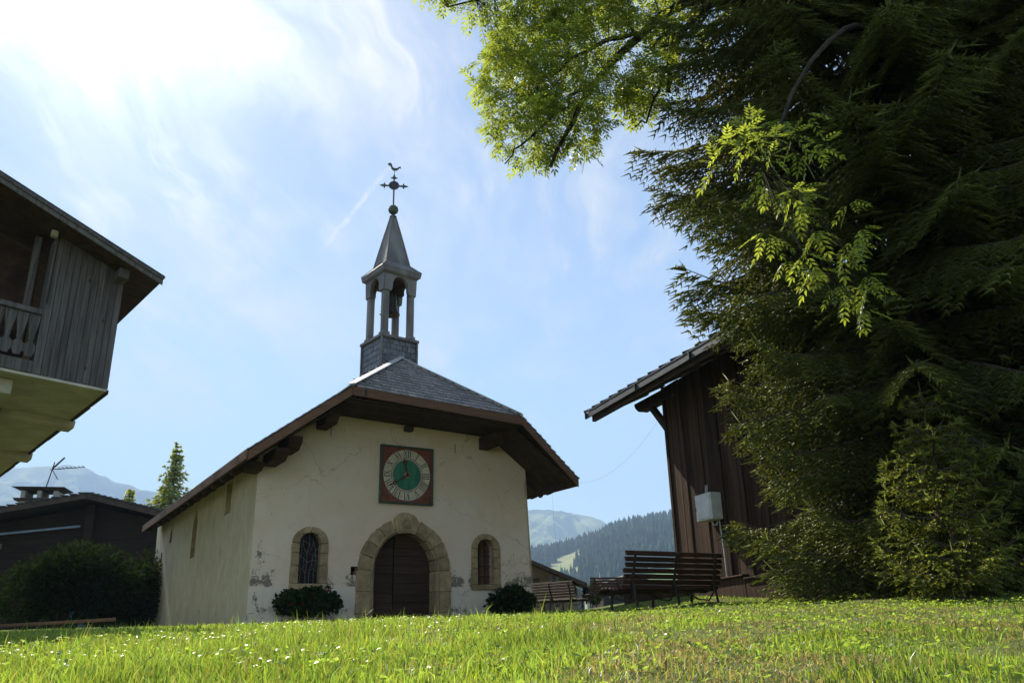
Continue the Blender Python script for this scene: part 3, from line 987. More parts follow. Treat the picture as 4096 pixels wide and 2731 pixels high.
# --- windows
for wi, c in enumerate((UL, UR)):
    dep = (0.16, 0.30)[wi]
    pane_poly = arched(c, WIN_HW + 0.02, WIN_Z0 - 0.02, WIN_TOP - WIN_HW, WIN_TOP + 0.02, 14)
    win = MB().prism(pane_poly, 1, dep, dep + 0.02).build('window', 'window_glass' if wi == 0 else 'door_wood', chapel)
    win['label'] = ('arched leaded window with grey branching cames' if wi == 0 else 'arched window closed by a brown wooden panel behind bars')
    sp = WIN_TOP - WIN_HW
    ro = (0.40, 0.36)
    for a0, a1 in ((0, 52), (52, 90), (90, 128), (128, 180)):
        ring_stone(win, c, sp, (WIN_HW, WIN_HW), ro, a0, a1, -0.03 - 0.006 * random.random(), dep - 0.003 + (0.0 if wi == 0 else -0.16), 0.02, 4)
    for s in (-1, 1):
        zz = [WIN_Z0 - 0.004, WIN_Z0 + 0.36, WIN_Z0 + 0.62, sp]
        for i in range(3):
            x0, x1 = sorted((c + s * WIN_HW, c + s * (0.40 + 0.012 * random.random())))
            MB().box(x0, x1, -0.03 - 0.006 * random.random(), dep - 0.003 + (0.0 if wi == 0 else -0.16), zz[i] + 0.003, zz[i + 1] - 0.003).build('stone', 'sandstone', win, bevel=0.01)
    MB().box(c - 0.41, c + 0.41, -0.045, dep - 0.003, 0.86, WIN_Z0 - 0.006).build('sill', 'sandstone', win, bevel=0.012)
    if wi == 0:
        # leading that branches like a tree
        mb = MB()
        y = dep - 0.008
        br = [[(-0.02, 0.99), (-0.03, 1.2), (0.0, 1.42), (-0.02, 1.62), (0.04, 1.80), (0.02, 2.02)], [(0.05, 0.99), (0.06, 1.25), (0.10, 1.38), (0.13, 1.60), (0.22, 1.72)],
              [(-0.15, 0.99), (-0.13, 1.25), (-0.17, 1.45), (-0.12, 1.68), (-0.16, 1.84)], [(0.16, 0.99), (0.15, 1.2), (0.19, 1.4), (0.17, 1.7), (0.10, 1.9)],
              [(0.0, 1.42), (-0.08, 1.52), (-0.2, 1.57)], [(0.0, 1.42), (0.09, 1.47), (0.22, 1.46)], [(-0.02, 1.62), (0.08, 1.7), (0.12, 1.86)], [(-0.03, 1.2), (-0.1, 1.3), (-0.21, 1.28)],
              [(0.06, 1.25), (0.14, 1.3), (0.22, 1.24)], [(-0.02, 1.62), (-0.1, 1.76), (-0.1, 1.93)], [(0.04, 1.8), (-0.06, 1.87), (-0.18, 1.86)], [(0.13, 1.6), (0.19, 1.55), (0.22, 1.58)], [(-0.08, 1.52), (-0.06, 1.36), (-0.1, 1.3)]]
        for b in br:
            mb.tube([(c + p[0], y, p[1]) for p in b], 0.009, 4)
        mb.build('leading', 'lead', win)
        for z in (1.28, 1.60):
            MB().box(c - WIN_HW, c + WIN_HW, dep - 0.035, dep - 0.022, z - 0.008, z + 0.008).build('bar', 'iron', win)
    else:
        for k in range(4):
            MB().box(c - WIN_HW + 0.116 * k + 0.003, c - WIN_HW + 0.116 * (k + 1) - 0.003, dep - 0.016, dep - 0.001, WIN_Z0, WIN_TOP - (0.10 if k in (0, 3) else 0.02)).build('panel_board', 'fascia_wood', win)
        for z in (1.18, 1.42, 1.66):
            MB().box(c - WIN_HW, c + WIN_HW, dep - 0.10, dep - 0.085, z - 0.009, z + 0.009).build('bar', 'iron', win)
        for du in (-0.08, 0.08):
            MB().box(c + du - 0.008, c + du + 0.008, dep - 0.113, dep - 0.101, WIN_Z0, WIN_TOP - 0.04).build('bar', 'iron', win)

# --- roof
UJL, UJR = 1.38, 5.67
ZJL, ZJR = roof_z(UJL), roof_z(UJR)
TH = 0.07
roof = MB()
def slab(q, t=TH):
    """sloping panel given by its top outline, with thickness downwards"""
    n = len(q)
    return [tuple(p) for p in q] + [(p[0], p[1], p[2] - t) for p in q], [tuple(range(n)), tuple(reversed(range(n, 2 * n)))] + [(i, n + i, n + (i + 1) % n, (i + 1) % n) for i in range(n)]
AP = (APEX[0], APEX[1], RIDGE_Z)
LQ = [(-EAVE_U, VF, EAVE_Z), (UJL, VJ, ZJL), AP, (3.4, VB, RIDGE_Z), (-EAVE_U, VB, EAVE_Z)]
RQ = [(CW + EAVE_U, VF, EAVE_Z), (CW + EAVE_U, VB, EAVE_Z), (3.4, VB, RIDGE_Z), AP, (UJR, VJ, ZJR)]
HQ = [(UJL, VJ, ZJL), (UJR, VJ, ZJR), AP]
for q in (LQ, RQ, HQ):
    roof.add(*slab(q))
roof_o = roof.build('roof', 'dark_wood', chapel)

# shingles on the half hip, each its own piece
hx = Vector((UJR - UJL, 0, ZJR - ZJL)).normalized()
h0 = Vector((UJL, VJ, ZJL))
midb = Vector(((UJL + UJR) / 2, VJ, (ZJL + ZJR) / 2))
up = (Vector(AP) - midb)
up = (up - hx * up.dot(hx)).normalized()
nrm = hx.cross(up).normalized()
if nrm.z < 0:
    nrm = -nrm
LENB = (Vector((UJR, VJ, ZJR)) - h0).length
SLANT = (Vector(AP) - midb).length
apx = (Vector(AP) - h0).dot(hx)
ROWS = 14
ex = SLANT / ROWS
SW = 0.205
sh_meshes = []
for k in range(5):
    mb = MB()
    w, l, t = SW * (0.90 + 0.022 * k), ex * 1.75, 0.016
    j = [(random.random() - 0.5) * 0.012 for _ in range(4)]
    mb.hexa([(-w / 2, j[0], 0.016), (w / 2, j[1], 0.016), (w / 2, l, 0.0), (-w / 2, l, 0.0), (-w / 2, j[0], 0.016 + t), (w / 2, j[1], 0.016 + t), (w / 2, l, 0.004), (-w / 2, l, 0.004)])
    me = mb.mesh('shingle')
    me.materials.append(MATS['shingle'])
    sh_meshes.append(me)
basis = Matrix((hx, up, nrm)).transposed().to_4x4()
cnt = 0
for r in range(ROWS):
    s = r * ex - 0.03
    fl = (r + 0.5) / ROWS
    x0, x1 = apx * fl, LENB + (apx - LENB) * fl
    off = (0.5 if r % 2 else 0.0) * SW
    x = x0 - off + 0.02
    while x < x1 - 0.03:
        cx = x + SW / 2
        if cx > x0 - 0.02 and cx < x1 + 0.02:
            o = bpy.data.objects.new('shingle', sh_meshes[random.randrange(5)])
            COL.objects.link(o)
            o.parent = roof_o
            mloc = Matrix.Translation(h0 + hx * cx + up * (s + random.uniform(-0.008, 0.008)) + nrm * 0.004)
            o.matrix_local = mloc @ basis @ Matrix.Rotation(random.uniform(-0.02, 0.02), 4, 'Z')
            cnt += 1
        x += SW
# courses of shingles on the two long slopes, one piece of roof cover each
for side in (0, 1):
    mb = MB()
    nrow = 27
    for r in range(nrow):
        f0, f1 = r / nrow, (r + 1.5) / nrow
        def P(f, v, dzz):
            f = min(f, 1.0)
            u = -EAVE_U + (3.4 + EAVE_U) * f
            z = EAVE_Z + SL * (u + EAVE_U)
            if side:
                u = CW - u
            return (u, v, z + dzz)
        u = -EAVE_U + (3.4 + EAVE_U) * f0
        u1 = UJL if side == 0 else CW - UJR
        if u < u1:
            vv = VF - 0.03 + (VJ - VF) * (u + EAVE_U) / (u1 + EAVE_U)
        else:
            vv = VJ + (APEX[1] - VJ) * (u - u1) / (3.4 - u1) + 0.12
        v = vv + random.uniform(-0.02, 0.01)
        last = VB + 0.03
        nn = 40
        for k in range(nn):
            a, b = v + (last - v) * k / nn, v + (last - v) * (k + 1) / nn
            j = random.uniform(-0.01, 0.01)
            mb.hexa([P(f0 - 0.008 + j * 0.2, a, 0.035), P(f0 - 0.008 + j * 0.2, b - 0.008, 0.035), P(f1, b - 0.008, 0.003), P(f1, a, 0.003),
                     P(f0 - 0.008 + j * 0.2, a, 0.060), P(f0 - 0.008 + j * 0.2, b - 0.008, 0.060), P(f1, b - 0.008, 0.014), P(f1, a, 0.014)])
    o = mb.build('shingle_cover', 'shingle', roof_o, fix=True)
    o['kind'] = 'stuff'
# light metal flashing on the hips and ridge
def flash(a, b, name='hip_flashing'):
    a, b = Vector(a), Vector(b)
    mb = MB()
    mb.beam(a + Vector((0, 0, 0.055)), b + Vector((0, 0, 0.055)), 0.17, 0.022)
    mb.beam(a + Vector((0, 0, 0.03)), b + Vector((0, 0, 0.03)), 0.06, 0.05)
    return mb.build(name, 'flashing', roof_o)
flash((UJL - 0.02, VJ - 0.03, ZJL), AP)
flash((UJR + 0.02, VJ - 0.03, ZJR), AP)
flash((3.4, APEX[1], RIDGE_Z + 0.01), (3.4, VB, RIDGE_Z + 0.01), 'ridge_flashing')
# short bright end of the flashing that turns down the left verge
MB().beam((UJL - 0.04, VJ - 0.02, ZJL + 0.03), (UJL - 0.33, VJ + 0.02, roof_z(UJL - 0.33) + 0.035), 0.10, 0.02).build('verge_flashing', 'flashing', roof_o)

# fascia boards
FB = 0.20
def fascia(a, b, out=0.035):
    a, b = Vector(a), Vector(b)
    mb = MB()
    dn = Vector((0, 0, -FB))
    o = Vector((0, -out, 0))
    q = [a + dn + o, b + dn + o, b + dn, a + dn, a + o, b + o, b, a]
    mb.hexa(q)
    return mb.build('fascia_board', 'fascia_wood', roof_o, bevel=0.006)
fascia((-EAVE_U, VF, EAVE_Z + 0.0), (UJL, VJ, ZJL))
fascia((UJL + 0.01, VJ, ZJL), (UJR - 0.01, VJ, ZJR))
fascia((UJR, VJ, ZJR), (CW + EAVE_U, VF, EAVE_Z))
for uu, s in ((-EAVE_U, -1), (CW + EAVE_U, 1)):
    MB().box(min(uu, uu + s * 0.035), max(uu, uu + s * 0.035), VF, VB, EAVE_Z - FB * 0.85, EAVE_Z + 0.01).build('eave_board', 'fascia_wood', roof_o, bevel=0.006)
MB().box(1.66, 1.70, VJ - 0.06, VJ - 0.036, roof_z(1.40) - 0.20, roof_z(1.40) - 0.05).build('iron_strap', 'iron', roof_o)

# boarded lining under the eaves: raking strips and the flat part under the half hip
nb = 9
for side in (0, 1):
    for k in range(nb):
        v0, v1 = VF + 0.02 + (-VF - 0.04) * k / nb, VF + 0.02 + (-VF - 0.04) * (k + 1) / nb - 0.012
        ua, ub = -EAVE_U + 0.03, 1.75
        za, zb = EAVE_Z - FB + 0.02, roof_z(ub) - UND
        pts = [(ua, v0, za), (ub, v0, zb), (ub, v1, zb), (ua, v1, za), (ua, v0, za + 0.02), (ub, v0, zb + 0.02), (ub, v1, zb + 0.02), (ua, v1, za + 0.02)]
        if side:
            pts = [(CW - p[0], p[1], p[2]) for p in pts]
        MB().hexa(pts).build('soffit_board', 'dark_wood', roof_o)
ns = 8
for k in range(ns):
    v0 = VJ + 0.01 + (-VJ) * k / ns
    v1 = VJ + 0.01 + (-VJ) * (k + 1) / ns - 0.012
    zl, zr = ZJL - FB - 0.06 - 0.02 * k / ns, ZJR - FB - 0.01 - 0.02 * k / ns
    MB().hexa([(UJL - 0.05, v0, zl), (UJR + 0.05, v0, zr), (UJR + 0.05, v1, zr), (UJL - 0.05, v1, zl), (UJL - 0.05, v0, zl + 0.02), (UJR + 0.05, v0, zr + 0.02), (UJR + 0.05, v1, zr + 0.02), (UJL - 0.05, v1, zl + 0.02)]).build('soffit_board', 'dark_wood', roof_o)
# lining of the long eaves, seen from below along the side walls
for side in (0, 1):
    pts = [(-EAVE_U + 0.03, 0.0, EAVE_Z - FB * 0.8), (0.0, 0.0, roof_z(0) - UND + 0.05), (0.0, VB - 0.03, roof_z(0) - UND + 0.05), (-EAVE_U + 0.03, VB - 0.03, EAVE_Z - FB * 0.8)]
    pts += [(p[0], p[1], p[2] + 0.02) for p in pts]
    if side:
        pts = [(CW - p[0], p[1], p[2]) for p in pts]
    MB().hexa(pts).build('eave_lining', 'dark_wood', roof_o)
    for k in range(13):
        v = 0.35 + k * 0.93
        a, b = (-EAVE_U + 0.05, v, EAVE_Z - 0.20), (0.05, v, roof_z(0.05) - UND - 0.03)
        if side:
            a, b = (CW - a[0], a[1], a[2]), (CW - b[0], b[1], b[2])
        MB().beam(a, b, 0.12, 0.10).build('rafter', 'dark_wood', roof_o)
# purlin heads and corbels
def corbel(u0, u1, v0, z0, z1, cham=0.16):
    poly = [(v0, z1), (0.02, z1), (0.02, z0), (v0 + cham, z0), (v0 + cham * 0.35, z0 + (z1 - z0) * 0.35), (v0, z0 + (z1 - z0) * 0.6)]
    return MB().prism(poly, 0, u0, u1).build('corbel', 'dark_wood', roof_o, bevel=0.012)
corbel(1.10, 1.36, -0.85, 4.30, 4.62, 0.20)
corbel(5.30, 5.56, -0.85, 4.22, 4.52, 0.20)
corbel(3.24, 3.44, -0.16, 4.47, 4.60, 0.04)
for m in (0, 1):
    for u0, u1, v0, z0, z1 in ((0.28, 0.58, -0.80, 3.66, 3.93), (-0.02, 0.27, -0.95, 3.38, 3.62), (-0.42, -0.12, -0.6, 3.20, 3.36)):
        if m:
            continue
        corbel(u0, u1, v0, z0, z1, 0.22)
# brackets of the right-hand eave
for v in (-0.9, -0.2):
    MB().beam((6.70, v, 3.10), (7.25, v, 3.36), 0.14, 0.12).build('bracket', 'dark_wood', roof_o)

# --- bell turret
TV = 1.40
turret = link('bell_turret', None, chapel)
turret.empty_display_size = 0.2
turret.location = (3.4, TV, -CH_G)
turret.rotation_euler = (0, 0, R(7))
HB = 0.52
MB().box(-HB + 0.03, HB - 0.03, -HB + 0.03, HB - 0.03, 5.6, 7.15).build('turret_base', 'dark_wood', turret)
sm = []
for k in range(4):
    mb = MB()
    w, l = 0.150 + 0.008 * k, 0.235
    mb.hexa([(-w / 2, 0.0, 0.014), (w / 2, 0.004 * (k - 1), 0.014), (w / 2, l, 0.0), (-w / 2, l, 0.0), (-w / 2, 0.0, 0.026), (w / 2, 0.004 * (k - 1), 0.026), (w / 2, l, 0.005), (-w / 2, l, 0.005)])
    me = mb.mesh('slate')
    me.materials.append(MATS['slate'])
    sm.append(me)
base_o = turret.children[0]
for f in range(4):
    rot = Matrix.Rotation(f * math.pi / 2, 4, 'Z')
    for r in range(9):
        z = 5.72 + r * 0.158
        nn = 6
        ww = (2 * HB) / nn
        for k in range(nn + (r % 2)):
            x = -HB + ww * (k + 0.5) - (ww / 2 if r % 2 else 0)
            if abs(x) > HB - 0.03:
                x = math.copysign(HB - 0.05, x)
            o = bpy.data.objects.new('slate', sm[random.randrange(4)])
            COL.objects.link(o)
            o.parent = base_o
            bas = Matrix(((1, 0, 0, 0), (0, 0, -1, 0), (0, 1, 0, 0), (0, 0, 0, 1)))
            o.matrix_local = rot @ Matrix.Translation((x, -HB + 0.028, z + random.uniform(-0.006, 0.006))) @ bas @ Matrix.Rotation(random.uniform(-0.03, 0.03), 4, 'Z')
for f in range(4):
    o = MB().box(-HB - 0.03, -HB + 0.012, -HB - 0.03, -HB + 0.012, 5.7, 7.12).build('corner_strip', 'zinc', turret)
    o.rotation_euler = (0, 0, f * math.pi / 2)
cap = MB()
cap.hexa([(-HB - 0.05, -HB - 0.05, 7.12), (HB + 0.05, -HB - 0.05, 7.12), (HB + 0.05, HB + 0.05, 7.12), (-HB - 0.05, HB + 0.05, 7.12),
          (-HB - 0.05, -HB - 0.05, 7.19), (HB + 0.05, -HB - 0.05, 7.19), (HB + 0.05, HB + 0.05, 7.19), (-HB - 0.05, HB + 0.05, 7.19)])
cap.hexa([(-HB - 0.03, -HB - 0.03, 7.19), (HB + 0.03, -HB - 0.03, 7.19), (HB + 0.03, HB + 0.03, 7.19), (-HB - 0.03, HB + 0.03, 7.19),
          (-HB + 0.16, -HB + 0.16, 7.27), (HB - 0.16, -HB + 0.16, 7.27), (HB - 0.16, HB - 0.16, 7.27), (-HB + 0.16, HB - 0.16, 7.27)])
cap.build('base_cap', 'zinc', turret)
CP = 0.385
for sx in (-1, 1):
    for sy in (-1, 1):
        x, y = sx * CP, sy * CP
        h = 0.088
        c = 0.035
        poly = [(x - h + c, y - h), (x + h - c, y - h), (x + h, y - h + c), (x + h, y + h - c), (x + h - c, y + h), (x - h + c, y + h), (x - h, y + h - c), (x - h, y - h + c)]
        col = MB().prism(poly, 2, 7.2, 8.62).build('post', 'zinc', turret)
        MB().box(x - 0.105, x + 0.105, y - 0.105, y + 0.105, 7.22, 7.30).build('post_base', 'zinc', col)
# arched headers between the posts
for f in range(4):
    w = 0.505
    aw = 0.235
    poly = [(-w, 8.925), (-w + 0.035, 8.46), (-aw - 0.03, 8.46), (-aw, 8.58)] + [(-p[0], p[1]) for p in arc(0, 8.64, aw, 0.27, 0, 180, 12)] + [(aw, 8.58), (aw + 0.03, 8.46), (w - 0.035, 8.46), (w, 8.925)]
    o = MB().prism(poly, 1, -w, -w + 0.11).build('arched_header', 'zinc', turret)
    o.rotation_euler = (0, 0, f * math.pi / 2)
MB().box(-0.42, 0.42, -0.42, 0.42, 8.86, 8.92).build('ceiling_board', 'dark_wood', turret)
# flared canopy and spire
def ring4(h, z):
    return [(-h, -h, z), (h, -h, z), (h, h, z), (-h, h, z)]
cn = MB()
for (h0_, z0_), (h1_, z1_) in (((0.51, 8.93), (0.575, 8.98)), ((0.575, 8.98), (0.60, 9.12)), ((0.60, 9.12), (0.36, 9.36))):
    cn.add(ring4(h0_, z0_) + ring4(h1_, z1_), [(i, (i + 1) % 4, 4 + (i + 1) % 4, 4 + i) for i in range(4)])
cn.add(ring4(0.51, 8.93), [(0, 1, 2, 3)])
cn.build('canopy', 'zinc', turret, fix=True)
sp = MB()
lv = [(0.358, 9.36), (0.285, 9.75), (0.185, 10.28), (0.052, 10.95)]
for i in range(3):
    sp.add(ring4(*lv[i]) + ring4(*lv[i + 1]), [(k, (k + 1) % 4, 4 + (k + 1) % 4, 4 + k) for k in range(4)])
spire = sp.build('spire', 'zinc', turret)
for sx, sy in ((-1, -1), (1, -1), (1, 1), (-1, 1)):
    MB().tube([(sx * (h + 0.004), sy * (h + 0.004), z) for h, z in lv], 0.020, 5, 0.014).build('spire_seam', 'zinc', spire)
    MB().tube([(sx * 0.597, sy * 0.597, 9.125), (sx * 0.36, sy * 0.36, 9.365)], 0.022, 5).build('canopy_seam', 'zinc', spire)
MB().lathe([(0.0, 10.90), (0.085, 10.92), (0.10, 10.95), (0.06, 10.98), (0.03, 11.0), (0.028, 11.04), (0.0, 11.05)], n=14).build('spire_collar', 'verdigris', turret, smooth=True)
mb = MB()
mb.lathe([(0.001, 11.02)] + [(0.137 * math.sin(R(a)), 11.165 - 0.137 * math.cos(R(a))) for a in range(15, 180, 15)] + [(0.001, 11.302)], n=20)
ball = mb.build('ball', 'verdigris', turret, smooth=True)
for k in range(8):
    a = k * math.pi / 8
    MB().tube([(0.140 * math.sin(R(t)) * math.cos(a), 0.140 * math.sin(R(t)) * math.sin(a), 11.165 - 0.140 * math.cos(R(t))) for t in range(0, 361, 30)], 0.006, 4).build('ball_rib', 'verdigris', ball)
# cross with leafed ends, rayed disc and weathercock; turned to face the forecourt
cross = link('cross', None, turret)
cross.rotation_euler = (0, 0, R(-30))
cross.empty_display_size = 0.1
MB().box(-0.022, 0.022, -0.018, 0.018, 11.28, 12.26).build('cross_upright', 'verdigris', cross)
MB().box(-0.33, 0.33, -0.018, 0.018, 11.915, 11.955).build('cross_arm', 'verdigris', cross)
def bud(cx, cz, dx, dz):
    px, pz = -dz, dx
    pts = [(cx, cz), (cx + px * 0.035 + dx * 0.02, cz + pz * 0.035 + dz * 0.02), (cx + dx * 0.10, cz + dz * 0.10), (cx - px * 0.035 + dx * 0.02, cz - pz * 0.035 + dz * 0.02)]
    return pts
for (cx, cz, dx, dz) in ((-0.30, 11.935, -1, 0), (0.30, 11.935, 1, 0), (0, 12.22, 0, 1)):
    mb = MB()
    mb.prism(bud(cx, cz, dx, dz), 1, -0.016, 0.016)
    bx, bz = cx - dx * 0.03, cz - dz * 0.03
    for s in (-1, 1):
        mb.prism(bud(bx, bz, -dz * s, dx * s), 1, -0.014, 0.014)
    mb.build('cross_finial', 'verdigris', cross)
pts = []
for k in range(72):
    a = 2 * math.pi * k / 72
    r = 0.155 if k % 2 else 0.132
    pts.append((r * math.cos(a), 11.935 + r * math.sin(a)))
MB().prism(pts, 1, -0.03, -0.0185).build('rayed_disc', 'iron', cross)
MB().tube([(0, 0, 12.24), (0, 0, 12.43)], 0.010, 6).build('cock_stem', 'verdigris', cross)
cock = [(-0.035, 12.435), (0.02, 12.43), (0.07, 12.445), (0.105, 12.475), (0.135, 12.52), (0.150, 12.515), (0.176, 12.497), (0.166, 12.527), (0.160, 12.545), (0.150, 12.572), (0.142, 12.552), (0.128, 12.572), (0.122, 12.548), (0.105, 12.54),
        (0.075, 12.515), (0.03, 12.508), (-0.02, 12.515), (-0.05, 12.545), (-0.06, 12.59), (-0.075, 12.63), (-0.10, 12.655), (-0.135, 12.66), (-0.165, 12.64), (-0.18, 12.61), (-0.16, 12.625), (-0.14, 12.625),
        (-0.165, 12.605), (-0.17, 12.58), (-0.145, 12.60), (-0.125, 12.60), (-0.145, 12.575), (-0.14, 12.555), (-0.12, 12.575), (-0.105, 12.57), (-0.095, 12.53), (-0.075, 12.48)]
MB().prism([(p[0] * 1.1, 12.43 + (p[1] - 12.43) * 1.1) for p in cock], 1, -0.008, 0.008).build('weathercock', 'verdigris', cross)
# bell with headstock and striking hammer
bell = MB().lathe([(0.0, 8.70), (0.09, 8.69), (0.125, 8.63), (0.135, 8.48), (0.15, 8.30), (0.18, 8.14), (0.228, 8.04), (0.235, 8.0), (0.21, 8.01), (0.16, 8.10), (0.0, 8.15)], c=(0.05, 0.04, 0), n=20).build('bell', 'bronze', turret, smooth=True)
MB().box(-0.36, 0.40, -0.03, 0.11, 8.62, 8.80).build('headstock', 'dark_wood', turret)
MB().tube([(0.05, 0.04, 8.35), (0.05, 0.04, 8.02)], 0.018, 6, 0.035).build('clapper', 'iron', bell)
ham = MB()
ham.box(-0.38, -0.20, -0.12, -0.10, 7.86, 7.90)
ham.box(-0.33, -0.31, -0.12, -0.10, 7.66, 8.12)
ham.box(-0.30, -0.21, -0.14, -0.06, 7.95, 8.10)
ham.tube([(-0.25, -0.10, 8.1), (-0.20, -0.10, 8.16), (-0.22, -0.10, 8.22)], 0.03, 6)
ham.tube([(-0.36, -0.11, 7.98), (-0.30, -0.11, 8.04), (-0.36, -0.11, 8.10)], 0.010, 5)
ham.build('striking_hammer', 'iron', turret)

# --- small iron pins on the wall below the eaves
for u, z in ((1.45, 4.40), (4.62, 4.30)):
    MB().tube([(u, -0.012, z), (u, -0.012, z - 0.22)], 0.009, 5).build('wall_pin', 'iron', chapel)

# ------------------------------------------------------------------ the painted clock
def to_chapel(u, v, z):
    c, s = math.cos(CH_YAW), math.sin(CH_YAW)
    return (CH_X + u * c - v * s, CH_Y + u * s + v * c, z)
CZ = 3.428
clock = thing('clock', 'square red clock panel with green centre and roman numerals on the chapel gable', 'clock', to_chapel(3.326, 0, CZ), CH_YAW)
HC = 0.677
MB().box(-HC + 0.04, HC - 0.04, -0.05, -0.002, -HC + 0.04, HC - 0.04).build('panel', 'clock_red', clock)
for k in range(4):
    mb = MB()
    mb.hexa([(-HC, -0.085, -HC), (HC, -0.085, -HC), (HC, -0.003, -HC), (-HC, -0.003, -HC), (-HC + 0.045, -0.085, -HC + 0.045), (HC - 0.045, -0.085, -HC + 0.045), (HC - 0.045, -0.003, -HC + 0.045), (-HC + 0.045, -0.003, -HC + 0.045)])
    o = mb.build('frame_rail', 'clock_frame', clock, bevel=0.008)
    o.rotation_euler = (0, R(90 * k), 0)
def disc(r, y0, y1, name, mat, parent, n=64, r2=None):
    mb = MB()
    if r2 is None:
        poly = [(r * math.cos(2 * math.pi * k / n), r * math.sin(2 * math.pi * k / n)) for k in range(n)]
        mb.prism(poly, 1, y0, y1)
    else:
        vs = []
        for y in (y0, y1):
            for rr in (r, r2):
                vs += [(rr * math.cos(2 * math.pi * k / n), y, rr * math.sin(2 * math.pi * k / n)) for k in range(n)]
        fs = []
        for k in range(n):
            k2 = (k + 1) % n
            fs += [(k, k2, n + k2, n + k), (2 * n + k, 3 * n + k, 3 * n + k2, 2 * n + k2), (k, 2 * n + k, 2 * n + k2, k2), (n + k, n + k2, 3 * n + k2, 3 * n + k)]
        mb.add(vs, fs)
    return mb.build(name, mat, parent)
disc(0.603, -0.054, -0.05, 'dial_edge', 'clock_black', clock)
dial = disc(0.596, -0.058, -0.0545, 'dial', 'clock_cream', clock)
disc(0.402, -0.062, -0.0585, 'track_ring', 'clock_black', dial, r2=0.393)
disc(0.352, -0.062, -0.0585, 'track_ring', 'clock_black', dial, r2=0.343)
disc(0.343, -0.0635, -0.0590, 'dial_centre', 'clock_green', clock)
tick = MB()
for k in range(60):
    a = R(6 * k)
    for s in ((0.354, 0.391),) if k % 1 == 0 else ():
        ca, sa = math.cos(a), math.sin(a)
        w = 0.0035
        q = [(s[0] * sa - w * ca, s[0] * ca + w * sa), (s[0] * sa + w * ca, s[0] * ca - w * sa), (s[1] * sa + w * ca, s[1] * ca - w * sa), (s[1] * sa - w * ca, s[1] * ca + w * sa)]
        tick.prism(q, 1, -0.0605, -0.0585)
tick.build('minute_ticks', 'clock_black', dial)
NUM = ['XII', 'I', 'II', 'III', 'IIII', 'V', 'VI', 'VII', 'VIII', 'IX', 'X', 'XI']
WID = {'I': 0.052, 'V': 0.105, 'X': 0.105}
for h in range(12):
    mb = MB()
    txt = NUM[h]
    tot = sum(WID[c] for c in txt)
    x = -tot / 2
    r0, r1 = 0.425, 0.575
    def bar(xa, xb, w):
        mb.prism([(xa - w / 2, r0), (xa + w / 2, r0), (xb + w / 2, r1), (xb - w / 2, r1)], 1, -0.0615, -0.0585)
    def serif(xc, rr, w=0.034):
        mb.prism([(xc - w / 2, rr - 0.004), (xc + w / 2, rr - 0.004), (xc + w / 2, rr + 0.004), (xc - w / 2, rr + 0.004)], 1, -0.0618, -0.0584)
    for c in txt:
        w = WID[c]
        if c == 'I':
            bar(x + w / 2, x + w / 2, 0.019)
            serif(x + w / 2, r0)
            serif(x + w / 2, r1)
        elif c == 'V':
            bar(x + w / 2 - 0.004, x + 0.018, 0.019)
            bar(x + w / 2 + 0.006, x + w - 0.016, 0.007)
            serif(x + 0.018, r1)
            serif(x + w - 0.016, r1)
        else:
            bar(x + w - 0.02, x + 0.02, 0.019)
            bar(x + 0.018, x + w - 0.018, 0.007)
            for rr in (r0, r1):
                serif(x + 0.02, rr, 0.028)
                serif(x + w - 0.02, rr, 0.028)
        x += w
    o = mb.build('numeral', 'clock_black', dial)
    o.rotation_euler = (0, R(30 * h), 0)
def hand(ang, l, w, name, ring_r, y):
    mb = MB()
    mb.prism([(-w, -0.04), (w, -0.04), (w * 0.55, l * 0.62), (-w * 0.55, l * 0.62)], 1, y - 0.006, y)
    n = 20
    poly_o = [(ring_r * math.cos(2 * math.pi * k / n), l * 0.62 + ring_r * 0.8 + ring_r * math.sin(2 * math.pi * k / n)) for k in range(n)]
    rr = ring_r * 0.55
    poly_i = [(rr * math.cos(2 * math.pi * k / n), l * 0.62 + ring_r * 0.8 + rr * math.sin(2 * math.pi * k / n)) for k in range(n)]
    vs = [(p[0], yy, p[1]) for yy in (y - 0.0065, y + 0.0005) for p in poly_o + poly_i]
    fs = []
    for k in range(n):
        k2 = (k + 1) % n
        fs += [(k, k2, n + k2, n + k), (2 * n + k, 3 * n + k, 3 * n + k2, 2 * n + k2), (k, 2 * n + k, 2 * n + k2, k2), (n + k, n + k2, 3 * n + k2, 3 * n + k)]
    mb.add(vs, fs)
    mb.prism([(-w * 0.9, l * 0.62 + ring_r * 1.75), (w * 0.9, l * 0.62 + ring_r * 1.75), (0.002, l), (-0.002, l)], 1, y - 0.006, y)
    o = mb.build(name, 'clock_rust', clock)
    o.rotation_euler = (0, R(ang), 0)
hand(348, 0.41, 0.022, 'hour_hand', 0.055, -0.078)
hand(238, 0.54, 0.017, 'minute_hand', 0.045, -0.090)
for k in range(6):
    a = R(60 * k + 20)
    o = MB().lathe([(0.0, -0.02), (0.026, -0.012), (0.034, 0.0), (0.026, 0.012), (0.0, 0.02)], n=10).build('rosette_petal', 'clock_brass', clock, smooth=True)
    o.rotation_euler = (R(90), 0, 0)
    o.location = (0.055 * math.sin(a), -0.068, 0.055 * math.cos(a))
hub = MB().lathe([(0.05, -0.012), (0.05, 0.0), (0.03, 0.035), (0.0, 0.036)], n=14).build('hub', 'clock_rust', clock, smooth=True)
hub.rotation_euler = (R(90), 0, 0)
hub.location = (0, -0.072, 0)
